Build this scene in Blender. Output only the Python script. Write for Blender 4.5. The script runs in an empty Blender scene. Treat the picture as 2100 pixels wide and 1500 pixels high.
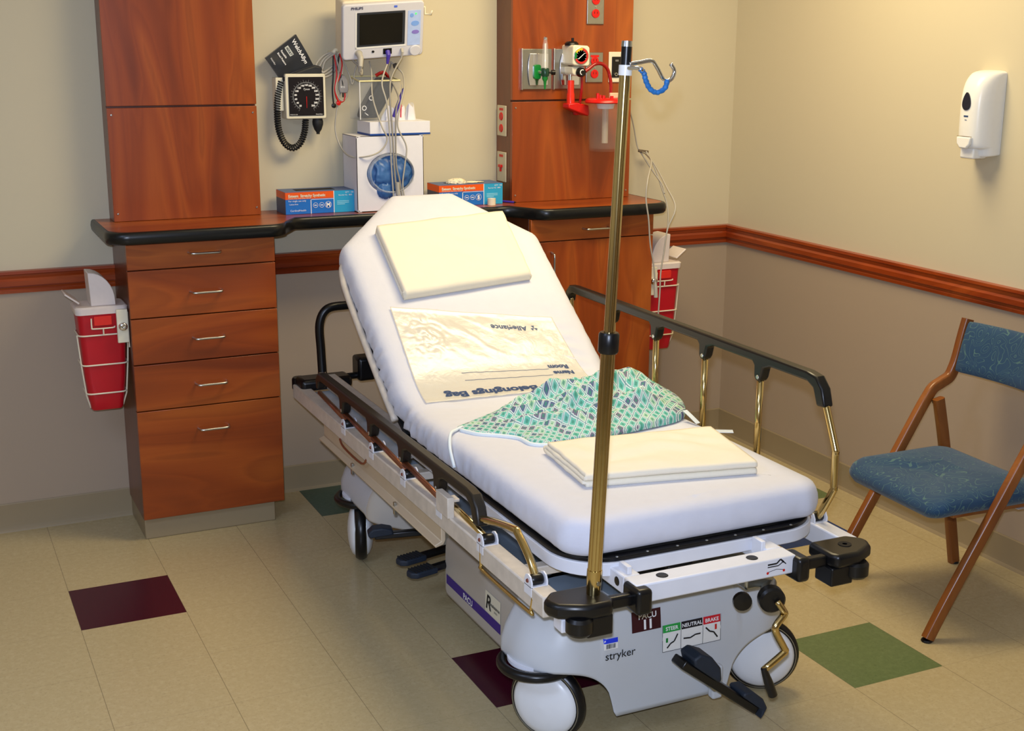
import bpy, bmesh, math, random
from mathutils import Vector, Matrix, noise
random.seed(7)
S = bpy.context.scene
COL = S.collection
PI = math.pi
# ------------------------------------------------------------------ camera
def look():
    f, yaw, pitch, roll = 2661.14, .439845, .246904, .004931
    fw = Vector((math.sin(yaw)*math.cos(pitch), math.cos(yaw)*math.cos(pitch), -math.sin(pitch)))
    r = Vector((math.cos(yaw), -math.sin(yaw), 0)); u = r.cross(fw)
    r2 = r*math.cos(roll)+u*math.sin(roll); u2 = r2.cross(fw)
    cd = bpy.data.cameras.new('camera'); c = bpy.data.objects.new('camera', cd); COL.objects.link(c)
    cd.sensor_width = 36; cd.lens = f/2100*36; cd.clip_start = .02
    m = Matrix((r2, u2, -fw)).transposed().to_4x4(); m.translation = Vector((-3.1806, -4.6036, 1.6812))
    c.matrix_world = m
    S.camera = c
look()
# ------------------------------------------------------------------ world, lamps, exposure
w = bpy.data.worlds.new('world'); S.world = w; w.use_nodes = True
w.node_tree.nodes['Background'].inputs[0].default_value = (.5, .55, .7, 1)
w.node_tree.nodes['Background'].inputs[1].default_value = .3
def lamp(name, kind, loc, target, energy, color, size=None, size_y=None):
    d = bpy.data.lights.new(name, kind); d.energy = energy; d.color = color
    if kind == 'AREA':
        d.shape = 'RECTANGLE'; d.size = size; d.size_y = size_y or size
    else: d.shadow_soft_size = size
    o = bpy.data.objects.new(name, d); COL.objects.link(o); o.location = loc
    o.rotation_euler = (Vector(target)-Vector(loc)).to_track_quat('-Z', 'Y').to_euler()
    return o
lamp('ceiling_troffer_lamp', 'AREA', (-1.05, -1.2, 2.57), (-1.05, -1.2, 0), 42, (1, .81, .48), 1.2, .6)
lamp('cool_fill_lamp', 'AREA', (-4.2, -2.9, 2.57), (-4.2, -2.9, 0), 30, (.52, .66, 1), 1.2, .6)  # added cool fill to turn the left wall bluish, no known fixture
lamp('camera_flash_lamp', 'AREA', (-3.215, -4.63, 1.78), (-1.6, -1.4, .75), 66, (.66, .76, 1), .05, .04)
S.view_settings.view_transform = 'Standard'; S.view_settings.look = 'None'
S.view_settings.exposure = 0.04; S.view_settings.gamma = 1; S.view_settings.use_curve_mapping = False
# ------------------------------------------------------------------ materials
def lin(c):
    return tuple((x/255/12.92 if x/255 <= .04045 else ((x/255+.055)/1.055)**2.4) for x in c)+(1,)
class NT:
    def __init__(s, name):
        s.m = bpy.data.materials.new(name); s.m.use_nodes = True; s.t = s.m.node_tree; s.n = s.t.nodes
        s.b = s.n['Principled BSDF']
    def add(s, typ, **kw):
        n = s.n.new(typ)
        for k, v in kw.items():
            if k in n.inputs.keys(): 
                if hasattr(v, 'links') or isinstance(v, bpy.types.NodeSocket): s.t.links.new(v, n.inputs[k])
                else: n.inputs[k].default_value = v
            else: setattr(n, k, v)
        return n
    def ln(s, a, b): s.t.links.new(a, b)
    def mix(s, f, a, b, blend='MIX'):
        n = s.n.new('ShaderNodeMix'); n.data_type = 'RGBA'; n.blend_type = blend
        for i, v in ((0, f), (6, a), (7, b)):
            if isinstance(v, bpy.types.NodeSocket): s.ln(v, n.inputs[i])
            else: n.inputs[i].default_value = v
        return n.outputs[2]
    def math(s, op, a, b=0.0, c=0.0, clamp=False):
        n = s.n.new('ShaderNodeMath'); n.operation = op; n.use_clamp = clamp
        for i, v in ((0, a), (1, b), (2, c)):
            if isinstance(v, bpy.types.NodeSocket): s.ln(v, n.inputs[i])
            else: n.inputs[i].default_value = v
        return n.outputs[0]
    def coords(s, scale=(1, 1, 1), kind='Object', rot=(0, 0, 0)):
        t = s.n.new('ShaderNodeTexCoord'); m = s.n.new('ShaderNodeMapping')
        m.inputs['Scale'].default_value = scale; m.inputs['Rotation'].default_value = rot
        s.ln(t.outputs[kind], m.inputs['Vector']); return m.outputs[0]
    def noise(s, vec, scale, detail=3, rough=.5, dist=0):
        n = s.n.new('ShaderNodeTexNoise'); s.ln(vec, n.inputs['Vector'])
        n.inputs['Scale'].default_value = scale; n.inputs['Detail'].default_value = detail
        n.inputs['Roughness'].default_value = rough; n.inputs['Distortion'].default_value = dist
        return n.outputs['Fac']
    def bump(s, h, strength=.2, dist=.001):
        n = s.n.new('ShaderNodeBump'); n.inputs['Strength'].default_value = strength
        n.inputs['Distance'].default_value = dist; s.ln(h, n.inputs['Height']); s.ln(n.outputs[0], s.b.inputs['Normal'])
    def ramp(s, f, stops):
        n = s.n.new('ShaderNodeValToRGB'); s.ln(f, n.inputs[0]); e = n.color_ramp.elements
        while len(e) < len(stops): e.new(.5)
        for x, (p, c) in zip(e, stops): x.position = p; x.color = c
        return n.outputs[0]
MC = {}
def mat(name, rgb, rough=.5, metal=0, var=.06, vs=60, bump=.05, coat=0, trans=0, ior=1.45, sheen=0, alpha=1, spec=None):
    if name in MC: return MC[name]
    t = NT(name); c = lin(rgb); v = t.coords(); nz = t.noise(v, vs, 4)
    dark = tuple(x*(1-var*2) for x in c[:3])+(1,); lite = tuple(min(1, x*(1+var)) for x in c[:3])+(1,)
    t.ln(t.mix(nz, dark, lite), t.b.inputs['Base Color'])
    t.b.inputs['Roughness'].default_value = rough; t.b.inputs['Metallic'].default_value = metal
    t.b.inputs['Coat Weight'].default_value = coat; t.b.inputs['Coat Roughness'].default_value = .15
    t.b.inputs['Transmission Weight'].default_value = trans; t.b.inputs['IOR'].default_value = ior
    t.b.inputs['Sheen Weight'].default_value = sheen; t.b.inputs['Alpha'].default_value = alpha
    if spec is not None: t.b.inputs['Specular IOR Level'].default_value = spec
    if bump: t.bump(t.noise(v, vs*6, 3), bump, .0006)
    MC[name] = t.m; return t.m
def wood(name, axis, dark=(106, 42, 11), mid=(161, 73, 20), lite=(185, 98, 32), rough=.32, k=1):
    if name in MC: return MC[name]
    t = NT(name)
    sc = {'z': (5, 5, .9), 'x': (.9, 5, 5), 'y': (5, .9, 5)}[axis]
    sc = tuple(a*k for a in sc)
    v = t.coords(sc)
    big = t.noise(v, .9, 2, .5, .9)
    rings = t.math('FRACT', t.math('MULTIPLY', big, 9))
    rings = t.math('SMOOTH_MIN', rings, t.math('MULTIPLY', t.math('SUBTRACT', 1, rings), 5), .1)
    v2 = t.coords(tuple(a*(9 if a > 2*k else 1.2) for a in sc)); fine = t.noise(v2, 4, 4, .6)
    c = t.ramp(big, [(.28, lin(dark)), (.47, lin(mid)), (.66, lin(lite)), (.8, lin(mid))])
    c = t.mix(t.math('MULTIPLY', t.math('SUBTRACT', 1, rings, clamp=True), .38), c, lin(dark))
    c = t.mix(t.math('MULTIPLY', fine, .35), c, lin(dark))
    t.ln(c, t.b.inputs['Base Color']); t.b.inputs['Roughness'].default_value = rough
    t.b.inputs['Coat Weight'].default_value = .15; t.b.inputs['Coat Roughness'].default_value = .25
    t.bump(fine, .04, .0005)
    MC[name] = t.m; return t.m
def wallmat(name, rgb, low=None):
    t = NT(name); v = t.coords(); c = lin(rgb)
    if low:   # the dado below the chair rail is painted a darker taupe
        tc = t.n.new('ShaderNodeTexCoord'); sx = t.n.new('ShaderNodeSeparateXYZ'); t.ln(tc.outputs['Object'], sx.inputs[0])
        n1 = t.noise(v, 1.2, 3); n2 = t.noise(v, 260, 2)
        t.ln(t.mix(t.math('LESS_THAN', sx.outputs[2], .88), c, lin(low)), t.b.inputs['Base Color']); t.b.inputs['Roughness'].default_value = .62
        t.bump(n2, .10, .0008); return t.m
    n1 = t.noise(v, 1.2, 3); n2 = t.noise(v, 260, 2)
    a = tuple(x*.96 for x in c[:3])+(1,)
    t.ln(t.mix(n1, a, c), t.b.inputs['Base Color']); t.b.inputs['Roughness'].default_value = .62
    t.bump(n2, .10, .0008); return t.m
M_wall = wallmat('wall_paint', (200, 190, 162), (168, 150, 128))
M_ceil = wallmat('ceiling_paint', (222, 218, 205))
def tilemat(name, base, spk, spk2, sc=55):
    t = NT(name); v = t.coords()
    n1 = t.noise(v, sc, 4, .7); n2 = t.noise(v, sc*2.3, 3, .6); n3 = t.noise(v, 1.3, 2)
    c = t.mix(t.math('MULTIPLY', t.math('SUBTRACT', n1, .45, clamp=True), 2.2, clamp=True), lin(base), lin(spk))
    c = t.mix(t.math('MULTIPLY', t.math('SUBTRACT', n2, .55, clamp=True), 3, clamp=True), c, lin(spk2))
    # faint seams every 12 inches
    tc = t.n.new('ShaderNodeTexCoord'); sx = t.n.new('ShaderNodeSeparateXYZ'); t.ln(tc.outputs['Object'], sx.inputs[0])
    def seam(o, off):
        f = t.math('FRACT', t.math('DIVIDE', t.math('SUBTRACT', o, off), .3048))
        d = t.math('MINIMUM', f, t.math('SUBTRACT', 1, f)); return t.math('LESS_THAN', d, .003)
    m = t.math('MULTIPLY', seam(sx.outputs[0], -2.832-6*.3048), .55)
    m2 = t.math('MULTIPLY', seam(sx.outputs[1], -.617-9*.3048), .22)
    c = t.mix(t.math('MAXIMUM', m, m2), c, lin((84, 74, 56)))
    t.ln(c, t.b.inputs['Base Color'])
    r = t.math('MULTIPLY_ADD', n3, .12, .2); t.ln(r, t.b.inputs['Roughness'])
    t.b.inputs['Specular IOR Level'].default_value = .45
    t.bump(n3, .05, .01); return t.m
M_floor = tilemat('floor_tile_beige', (182, 166, 126), (196, 181, 144), (155, 140, 102))
M_purple = tilemat('floor_tile_plum', (60, 6, 26), (72, 12, 34), (44, 4, 18))
M_green = tilemat('floor_tile_green', (98, 114, 72), (112, 128, 84), (78, 94, 56))
M_dgreen = tilemat('floor_tile_dark_green', (62, 88, 74), (74, 100, 84), (48, 74, 60))
M_blue = tilemat('floor_tile_blue', (20, 52, 108), (28, 62, 122), (14, 40, 88))
M_base = mat('baseboard_vinyl', (150, 134, 104), .4, var=.03, vs=8)
M_rail = wood('chair_rail_wood', 'x', (106, 34, 8), (158, 62, 16), (176, 80, 26), k=1.6)
M_raily = wood('chair_rail_wood_side', 'y', (106, 34, 8), (158, 62, 16), (176, 80, 26), k=1.6)
M_wz = wood('cherry_laminate_vertical', 'z'); M_wx = wood('cherry_laminate_horizontal', 'x')
M_wd = wood('cherry_laminate_edge', 'z', (84, 36, 18), (112, 54, 26), (126, 66, 34))
M_black = mat('black_plastic', (13, 13, 15), .33, var=.1)
M_blackm = mat('matte_black_rubber', (26, 27, 28), .6, var=.15)
M_edge = mat('black_counter_edge', (16, 18, 19), .3, var=.1)
M_gap = mat('dark_gap', (14, 8, 6), .8)
M_chrome = mat('chrome', (225, 225, 228), .14, 1, var=.02, bump=0)
M_nickel = mat('brushed_nickel', (205, 205, 200), .28, 1, var=.05)
M_steel = mat('brushed_steel_plate', (176, 176, 170), .34, 1, var=.06)
M_warmchrome = mat('chrome_warm_reflection', (214, 190, 132), .15, 1, var=.05, bump=.02)  # chrome, with the yellow room's reflection put into the base colour
M_white = mat('white_painted_steel', (226, 228, 236), .35, var=.04, vs=20)
M_worn = mat('worn_white_paint', (214, 204, 190), .4, var=.14, vs=30)
M_beige = mat('beige_enamel', (196, 178, 150), .45, var=.06, vs=12)
M_hull = mat('hull_plastic', (196, 200, 204), .4, var=.03, vs=6)
M_hullside = mat('hull_side_plastic', (186, 178, 166), .45, var=.03, vs=6)
M_hulltop = mat('hull_top_grey', (128, 142, 156), .5, var=.04, vs=6)
M_cream = mat('cream_plastic', (226, 220, 196), .35, var=.02)
M_wplast = mat('white_plastic', (232, 232, 228), .3, var=.02)
M_paper = mat('white_card', (226, 226, 234), .6, var=.02)
M_screen = mat('dark_screen', (12, 13, 14), .12, var=.05, bump=0, spec=.6)
M_red = mat('red_plastic', (206, 22, 18), .3, var=.05)
M_redclear = mat('red_tubing', (150, 6, 10), .15, var=.05, bump=0, coat=.5)
M_sharps = mat('sharps_red_plastic', (190, 10, 32), .38, var=.10, vs=9, coat=.1)
M_lid = mat('translucent_lid', (226, 214, 206), .35, var=.03, spec=.5)
M_clear = mat('clear_plastic', (190, 180, 168), .06, var=.0, bump=0, alpha=.06, spec=.9)
M_glass = mat('clear_tube', (240, 244, 248), .04, var=.0, bump=0, alpha=.16, spec=1, coat=1)
M_grey = mat('grey_cable', (176, 172, 162), .45, var=.03)
M_green_p = mat('green_plastic', (20, 128, 52), .3, var=.05)
M_purple_p = mat('violet_plastic', (70, 52, 168), .4, var=.05)
M_blue_p = mat('blue_film', (62, 108, 168), .35, var=.10, vs=40)
M_txtw = mat('white_ink', (236, 236, 236), .6, var=.01, bump=0)
M_txtk = mat('black_ink', (18, 18, 20), .6, var=.05, bump=0)
M_txtb = mat('blue_ink', (30, 62, 110), .5, var=.05, bump=0)
M_glove = mat('cream_glove_vinyl', (236, 226, 196), .5, var=.04)
def clothmat(name, rgb, sc=900, var=.05, rough=.85, tint=None):
    t = NT(name); v = t.coords(); n = t.noise(v, sc, 2); b = t.noise(v, 30, 4)
    c = lin(rgb); d = tuple(x*(1-var) for x in c[:3])+(1,)
    t.ln(t.mix(b, d, c), t.b.inputs['Base Color']); t.b.inputs['Roughness'].default_value = rough
    t.b.inputs['Sheen Weight'].default_value = .15
    w1 = t.n.new('ShaderNodeBump'); w1.inputs['Strength'].default_value = .25; w1.inputs['Distance'].default_value = .0008
    t.ln(n, w1.inputs['Height'])
    w2 = t.n.new('ShaderNodeBump'); w2.inputs['Strength'].default_value = .35; w2.inputs['Distance'].default_value = .004
    t.ln(b, w2.inputs['Height']); t.ln(w1.outputs[0], w2.inputs['Normal']); t.ln(w2.outputs[0], t.b.inputs['Normal'])
    return t.m
M_sheet = clothmat('white_knit_sheet', (214, 216, 228))
M_blanket = clothmat('cream_flannel', (238, 231, 212), 700)
M_cuff = clothmat('navy_nylon', (13, 19, 30), 800, .15, .6)
# ------------------------------------------------------------------ mesh builder
def wloc(o):
    v = Vector((0, 0, 0))
    while o: v += o.location; o = o.parent
    return v
class MB:
    def __init__(s): s.v = []; s.f = []; s.m = []; s.cur = 0
    def _add(s, vs, fs):
        o = len(s.v); s.v += [Vector(v) for v in vs]; s.f += [[i+o for i in f] for f in fs]; s.m += [s.cur]*len(fs); return s
    def box(s, c, d, rot=None):
        hx, hy, hz = d[0]/2, d[1]/2, d[2]/2
        vs = [Vector((x, y, z)) for x in (-hx, hx) for y in (-hy, hy) for z in (-hz, hz)]
        if rot is not None: vs = [rot @ v for v in vs]
        c = Vector(c)
        return s._add([v+c for v in vs], [(0, 1, 3, 2), (4, 6, 7, 5), (0, 4, 5, 1), (2, 3, 7, 6), (0, 2, 6, 4), (1, 5, 7, 3)])
    def bb(s, x0, x1, y0, y1, z0, z1): return s.box(((x0+x1)/2, (y0+y1)/2, (z0+z1)/2), (abs(x1-x0), abs(y1-y0), abs(z1-z0)))
    def tube(s, pts, r, n=12, cap=True, closed=False, flat=1, up=None):
        P = [Vector(p) for p in pts]; N = len(P); vs = []; prev = None
        R = r if isinstance(r, (list, tuple)) else [r]*N
        for i in range(N):
            if closed: t = (P[(i+1) % N]-P[i-1]).normalized()
            else: t = (P[min(i+1, N-1)]-P[max(i-1, 0)]).normalized()
            if prev is None:
                a = Vector(up) if up else (Vector((0, 0, 1)) if abs(t.z) < .9 else Vector((1, 0, 0)))
            else: a = prev
            a = (a-t*a.dot(t)).normalized(); b = t.cross(a); prev = a
            for k in range(n):
                q = 2*PI*k/n; vs.append(P[i]+(a*math.cos(q)*flat+b*math.sin(q))*R[i])
        fs = []
        for i in range(N if closed else N-1):
            j = (i+1) % N
            for k in range(n): fs.append((i*n+k, i*n+(k+1) % n, j*n+(k+1) % n, j*n+k))
        if cap and not closed: fs += [list(range(n))[::-1], [(N-1)*n+k for k in range(n)]]
        return s._add(vs, fs)
    def cyl(s, a, b, r, n=20, r2=None): return s.tube([a, b], [r, r if r2 is None else r2], n)
    def lathe(s, prof, c, axis=(0, 0, 1), n=32, closed=False):
        # prof: list of (radius, height along axis)
        a = Vector(axis).normalized(); u = a.orthogonal().normalized(); w_ = a.cross(u); c = Vector(c); vs = []
        for r, h in prof:
            for k in range(n):
                q = 2*PI*k/n; vs.append(c+a*h+(u*math.cos(q)+w_*math.sin(q))*max(r, 1e-5))
        fs = []; m = len(prof)
        for i in range(m if closed else m-1):
            j = (i+1) % m
            for k in range(n): fs.append((i*n+k, i*n+(k+1) % n, j*n+(k+1) % n, j*n+k))
        if not closed:
            if prof[0][0] > 1e-4: fs.append(list(range(n))[::-1])
            if prof[-1][0] > 1e-4: fs.append([(m-1)*n+k for k in range(n)])
        return s._add(vs, fs)
    def prism(s, poly, d, org=(0, 0, 0), X=(1, 0, 0), Y=(0, 0, 1)):
        # polygon in plane (X,Y) at org, thickness d along X x Y
        org = Vector(org); X = Vector(X); Y = Vector(Y); Nn = X.cross(Y).normalized(); n = len(poly)
        a = [org+X*p[0]+Y*p[1] for p in poly]; b = [q+Nn*d for q in a]
        return s._add(a+b, [list(range(n))[::-1], [n+i for i in range(n)]]+[(i, (i+1) % n, n+(i+1) % n, n+i) for i in range(n)])
    def grid(s, rows, closed_u=False, closed_v=False):
        R, C = len(rows), len(rows[0]); vs = [p for r in rows for p in r]; fs = []
        for i in range(R if closed_v else R-1):
            for j in range(C if closed_u else C-1):
                a, b = i*C+j, i*C+(j+1) % C; c_, d = ((i+1) % R)*C+(j+1) % C, ((i+1) % R)*C+j
                fs.append((a, b, c_, d))
        return s._add(vs, fs)
    def build(s, name, m, parent=None, smooth=False, bev=0, seg=2, sub=0, fix=True, angle=35, merge=0, uv=None):
        me = bpy.data.meshes.new(name); off = wloc(parent) if parent else Vector((0, 0, 0))
        me.from_pydata([v-off for v in s.v], [], s.f)
        ms = m if isinstance(m, (list, tuple)) else [m]
        for q in ms: me.materials.append(q)
        for i, p in enumerate(me.polygons): p.material_index = s.m[i]
        if merge or fix:
            bm = bmesh.new(); bm.from_mesh(me)
            if merge: bmesh.ops.remove_doubles(bm, verts=bm.verts, dist=merge)
            if fix: bmesh.ops.recalc_face_normals(bm, faces=bm.faces)
            bm.to_mesh(me); bm.free()
        o = bpy.data.objects.new(name, me); COL.objects.link(o)
        if parent: o.parent = parent
        if smooth or bev:
            for p in me.polygons: p.use_smooth = True
            if not smooth or angle < 180: me.set_sharp_from_angle(angle=math.radians(angle))
        if bev:
            b = o.modifiers.new('bevel', 'BEVEL'); b.width = bev; b.segments = seg; b.limit_method = 'ANGLE'
            b.angle_limit = math.radians(40); b.harden_normals = False
            for p in me.polygons: p.use_smooth = True
        if sub:
            q = o.modifiers.new('subdivision', 'SUBSURF'); q.levels = q.render_levels = sub
        return o
def empty(name, loc): 
    o = bpy.data.objects.new(name, None); COL.objects.link(o); o.location = loc; o.empty_display_size = .05; return o
def thing(name, loc, label, cat, group=None):
    o = empty(name, loc); tag(o, label, cat, group); return o
def tag(o, label, cat, group=None):
    o['label'] = label; o['category'] = cat
    if group: o['group'] = group
    return o
def lab(o, s): o['label'] = s; return o
def struct(o): o['kind'] = 'structure'; return o
def smoothpath(pts, n=6):
    P = [Vector(p) for p in pts]; out = []
    for i in range(len(P)-1):
        a, b, c, d = P[max(i-1, 0)], P[i], P[i+1], P[min(i+2, len(P)-1)]
        for k in range(n):
            t = k/n; out.append(.5*((2*b)+(c-a)*t+(2*a-5*b+4*c-d)*t*t+(3*b-a-3*c+d)*t**3))
    out.append(P[-1]); return out
def text(name, s, size, org, X, Y, m, parent, mapper=None, bold=0, center=False, squash=1, shear=0):
    cu = bpy.data.curves.new(name, 'FONT'); cu.body = s; cu.size = size; cu.offset = bold; cu.resolution_u = 3
    cu.space_character = 1.0; cu.shear = shear
    if center: cu.align_x = 'CENTER'
    t = bpy.data.objects.new(name, cu); COL.objects.link(t)
    me = bpy.data.meshes.new_from_object(t.evaluated_get(bpy.context.evaluated_depsgraph_get()))
    bpy.data.objects.remove(t); bpy.data.curves.remove(cu)
    off = wloc(parent); X = Vector(X).normalized(); Y = Vector(Y).normalized(); N = X.cross(Y); org = Vector(org)
    for v in me.vertices:
        x, y = v.co.x*squash, v.co.y
        v.co = (mapper(x, y) if mapper else org+X*x+Y*y+N*.0008)-off
    me.name = name; me.materials.clear(); me.materials.append(m)
    o = bpy.data.objects.new(name, me); COL.objects.link(o); o.parent = parent; return o
def rrect(x0, x1, z0, z1, r, n=5):
    o = []
    for cx, cz, a in ((x1-r, z1-r, 0), (x0+r, z1-r, 90), (x0+r, z0+r, 180), (x1-r, z0+r, 270)):
        for k in range(n+1):
            q = math.radians(a+90*k/n); o.append((cx+r*math.cos(q), cz+r*math.sin(q)))
    return o
# ------------------------------------------------------------------ room
T = .3048; X0 = -2.832; Y0 = -.617; XL, YF, ZC = -5.6, -6.6, 2.6
pieces = {}
def cell(i0, i1, j0, j1, k): return (X0+i0*T, X0+i1*T, Y0+j0*T, Y0+j1*T, k)
cells = [cell(0, 1, -1, 0, 1), cell(3, 4, -4, -3, 1), cell(6, 7, -5, -4, 2), cell(3, 4, 1, 2.02, 3), cell(7.4, 8.4, -2.13, -1.13, 4), cell(8, 9, -.95, .05, 2)]
xs = sorted({XL, 0.0}|{c[0] for c in cells}|{c[1] for c in cells}); ys = sorted({YF, 0.0}|{min(c[2], 0) for c in cells}|{min(c[3], 0) for c in cells})
b = MB()
for i in range(len(xs)-1):
    for j in range(len(ys)-1):
        cx, cy = (xs[i]+xs[i+1])/2, (ys[j]+ys[j+1])/2; b.cur = 0
        for c in cells:
            if c[0] < cx < c[1] and c[2] < cy < c[3]: b.cur = c[4]
        b._add([(xs[i], ys[j], 0), (xs[i+1], ys[j], 0), (xs[i+1], ys[j+1], 0), (xs[i], ys[j+1], 0)], [(0, 1, 2, 3)])
struct(b.build('floor', [M_floor, M_purple, M_green, M_dgreen, M_blue], fix=False))
struct(MB().bb(XL-.1, .1, 0, .1, 0, ZC).build('wall_back', M_wall))
struct(MB().bb(0, .1, YF, 0, 0, ZC).build('wall_right', M_wall))
struct(MB().bb(XL-.1, XL, YF, 0, 0, ZC).build('wall_left', M_wall))
struct(MB().bb(XL-.1, .1, YF-.1, YF, 0, ZC).build('wall_front', M_wall))
struct(MB().bb(XL-.1, .1, YF-.1, .1, ZC, ZC+.1).build('ceiling', M_ceil))
# chair rail profile (depth, z)
prof = [(0, .84), (.010, .842), (.012, .852), (.009, .856), (.012, .862), (.020, .868), (.021, .884), (.016, .892), (.018, .896), (.020, .905), (.024, .908), (.024, .918), (0, .919)]
def molding(name, pr, axis, a, b_, m):
    mb = MB(); n = len(pr); vs = []
    for e, q in enumerate((a, b_)):
        for d, z in pr:
            if axis == 'x': vs.append((q-(d if q > -.01 else 0), -d, z))
            else: vs.append((-d, q-(d if q > -.01 else 0), z))
    mb._add(vs, [(i, (i+1) % n, n+(i+1) % n, n+i) for i in range(n)]+[list(range(n)), [n+i for i in range(n)][::-1]])
    return struct(mb.build(name, m, smooth=True, angle=25))
molding('trim_1', prof, 'x', XL, 0, M_rail); molding('trim_2', prof, 'y', YF, 0, M_raily)
bp = [(0, 0), (.014, 0), (.012, .004), (.007, .010), (.005, .02), (.0045, .098), (.002, .102), (0, .102)]
molding('baseboard_back', bp, 'x', XL, 0, M_base); molding('baseboard_right', bp, 'y', YF, 0, M_base)
# ------------------------------------------------------------------ casework
def pull(parent, x0, x1, y, z, vertical=False):
    if vertical: pts = [(x0, y, z), (x0, y-.028, z-.006), (x0, y-.028, x1+.006), (x0, y, x1)]
    else: pts = [(x0, y, z), (x0+.006, y-.028, z), (x1-.006, y-.028, z), (x1, y, z)]
    P = [Vector(p) for p in pts]; path = [P[0], P[0].lerp(P[1], .7), P[1].lerp(P[2], .06), P[1].lerp(P[2], .5), P[1].lerp(P[2], .94), P[3].lerp(P[2], .7), P[3]]
    return MB().tube(smoothpath(path, 4), .0042, 8).build('handle', M_nickel, parent, smooth=True, angle=180)
def cabinet(x0, x1, yf, fronts, name, label, toe_r):
    t = thing(name, ((x0+x1)/2, yf/2, 0), label, 'cabinet')
    MB().bb(x0, x1, yf+.02, -.002, .075, 1.034).build('body', M_wd, t, bev=.001)
    MB().bb(x0+.004, x1-toe_r, yf+.022, -.002, 0, .075).build('toe_kick', M_base, t, bev=.003)
    for kind, z0, z1 in fronts:
        d = MB().bb(x0, x1, yf, yf+.019, z0+.002, z1-.002).build(kind, M_wx if kind == 'drawer' else M_wz, t, bev=.0012)
        c = x0+(x1-x0)*.515
        zc = z1-.045 if z1-z0 < .12 else (z0+z1)/2
        if kind == 'drawer': 
            if z1-z0 > .3: zc = z1-.08
            elif z1-z0 > .12: zc = z0+.078
            pull(d, c-.053, c+.053, yf, zc)
        else: pull(d, x0+.085, z1-.14, yf, z1-.04, True)
    return t
cabinet(-2.54, -2.05, -.30, [('drawer', .076, .462), ('drawer', .462, .622), ('drawer', .622, .779), ('drawer', .779, .94), ('drawer', .94, 1.034)],
        'drawer_cabinet', 'tall cherry cabinet with five drawers standing left of the bed', .03)
cabinet(-1.09, -.565, -.32, [('door', .076, .948), ('drawer', .948, 1.034)], 'door_cabinet', 'cherry cabinet with one drawer over a door behind the bed rail', .004)
CT = 1.076
def arc(cx, cy, r, a0, a1, n=8): return [(cx+r*math.cos(math.radians(a0+(a1-a0)*i/n)), cy+r*math.sin(math.radians(a0+(a1-a0)*i/n))) for i in range(n+1)]
def ctop(g):
    r = .07
    L, R, F, Mm = -2.605+g, -.515-g, -.375+g, -.235+g
    o = [(L, 0)]+arc(L+r, F+r, r, 180, 270)
    o += arc(-2.03-r+.02, F+r, r, 270, 350)+[(-1.955, Mm+.004-0), (-1.90, Mm)]
    o += [(-1.19, Mm), (-1.135, Mm+.004)]+arc(-1.06+r-.03, F+r, r, 190, 270)+arc(R-r, F+r, r, 270, 360)+[(R, 0)]
    return o
t = thing('countertop', (-1.56, -.2, 1.03), 'long cherry countertop with rounded black edge spanning both cabinets', 'countertop')
g = ctop(.012); MB().prism([(x, y) for x, y in g], .038, (0, 0, CT-.038), (1, 0, 0), (0, 1, 0)).build('top', M_wx, t)
rows = []
ed = [(.012, 0), (.004, -.0015), (0, -.007), (-.002, -.02), (0, -.034), (.004, -.041), (.012, -.0425)]
for d, h in ed: rows.append([(x, y, CT+h+.0006) for x, y in ctop(d)])
mb = MB(); mb.grid(rows, False, True); mb.build('edge', M_edge, t, smooth=True, angle=180)
# tall wall panels
def wall_panel(name, x0, x1, yf, label, z=CT):
    t = thing(name, ((x0+x1)/2, yf/2, z), label, 'wall panel')
    MB().bb(x0, x1, yf+.018, -.001, z+.0005, ZC-.002).build('frame', M_wd, t)
    MB().bb(x0, x1, yf, yf+.0175, z+.001, 1.452).build('lower_panel', M_wz, t, bev=.0008)
    MB().bb(x0, x1, yf, yf+.0175, 1.459, ZC-.004).build('upper_panel', M_wz, t, bev=.0008)
    for x in (x0+.014, x1-.014):
        for zz in (1.103, 1.43): MB().lathe([(0, -.002), (.003, -.0018), (.004, 0)], (x, yf, zz), (0, 1, 0), 10).build('screw', M_nickel, t)
    return t
wall_panel('left_wall_panel'.replace('left_', 'service_'), -2.542, -2.042, -.105, 'plain cherry wall panel left of the blood pressure gauge')
wall_panel('headwall_panel', -1.085, -.575, -.142, 'cherry wall panel carrying the gas outlets and red sockets')
# ------------------------------------------------------------------ stretcher
XC = -1.561
# top surface path of the mattress, s measured from the foot end
FOOT, HINGE, SLOPE = -2.225, -1.178, math.atan(.712)
TOPZ, TH = .64, .088
BR = .12
S_FLAT = (HINGE-FOOT)-BR
ARC_L = 2*BR*.97
S_END = S_FLAT+ARC_L+.80
def path(s):
    if s <= S_FLAT: return Vector((0, FOOT+s, TOPZ)), 0.0
    ct, st = math.cos(SLOPE), math.sin(SLOPE)
    a0 = Vector((0, HINGE-BR, TOPZ)); a1 = Vector((0, HINGE, TOPZ)); a2 = a1+Vector((0, ct, st))*BR
    if s <= S_FLAT+ARC_L:
        t = (s-S_FLAT)/ARC_L
        return a0*(1-t)**2+a1*2*t*(1-t)+a2*t*t, SLOPE*t*t*(3-2*t)
    return a2+Vector((0, ct, st))*(s-S_FLAT-ARC_L), SLOPE
def bed(s, x, h):
    # h = height above the mattress top surface, along its normal
    p, a = path(s)
    return Vector((XC+x, p.y-math.sin(a)*h, p.z+math.cos(a)*h))
def s_of(y):
    lo, hi = 0.0, S_END+.2
    for _ in range(40):
        m = (lo+hi)/2
        if path(m)[0].y < y: lo = m
        else: hi = m
    return lo
HW = .352
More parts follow.
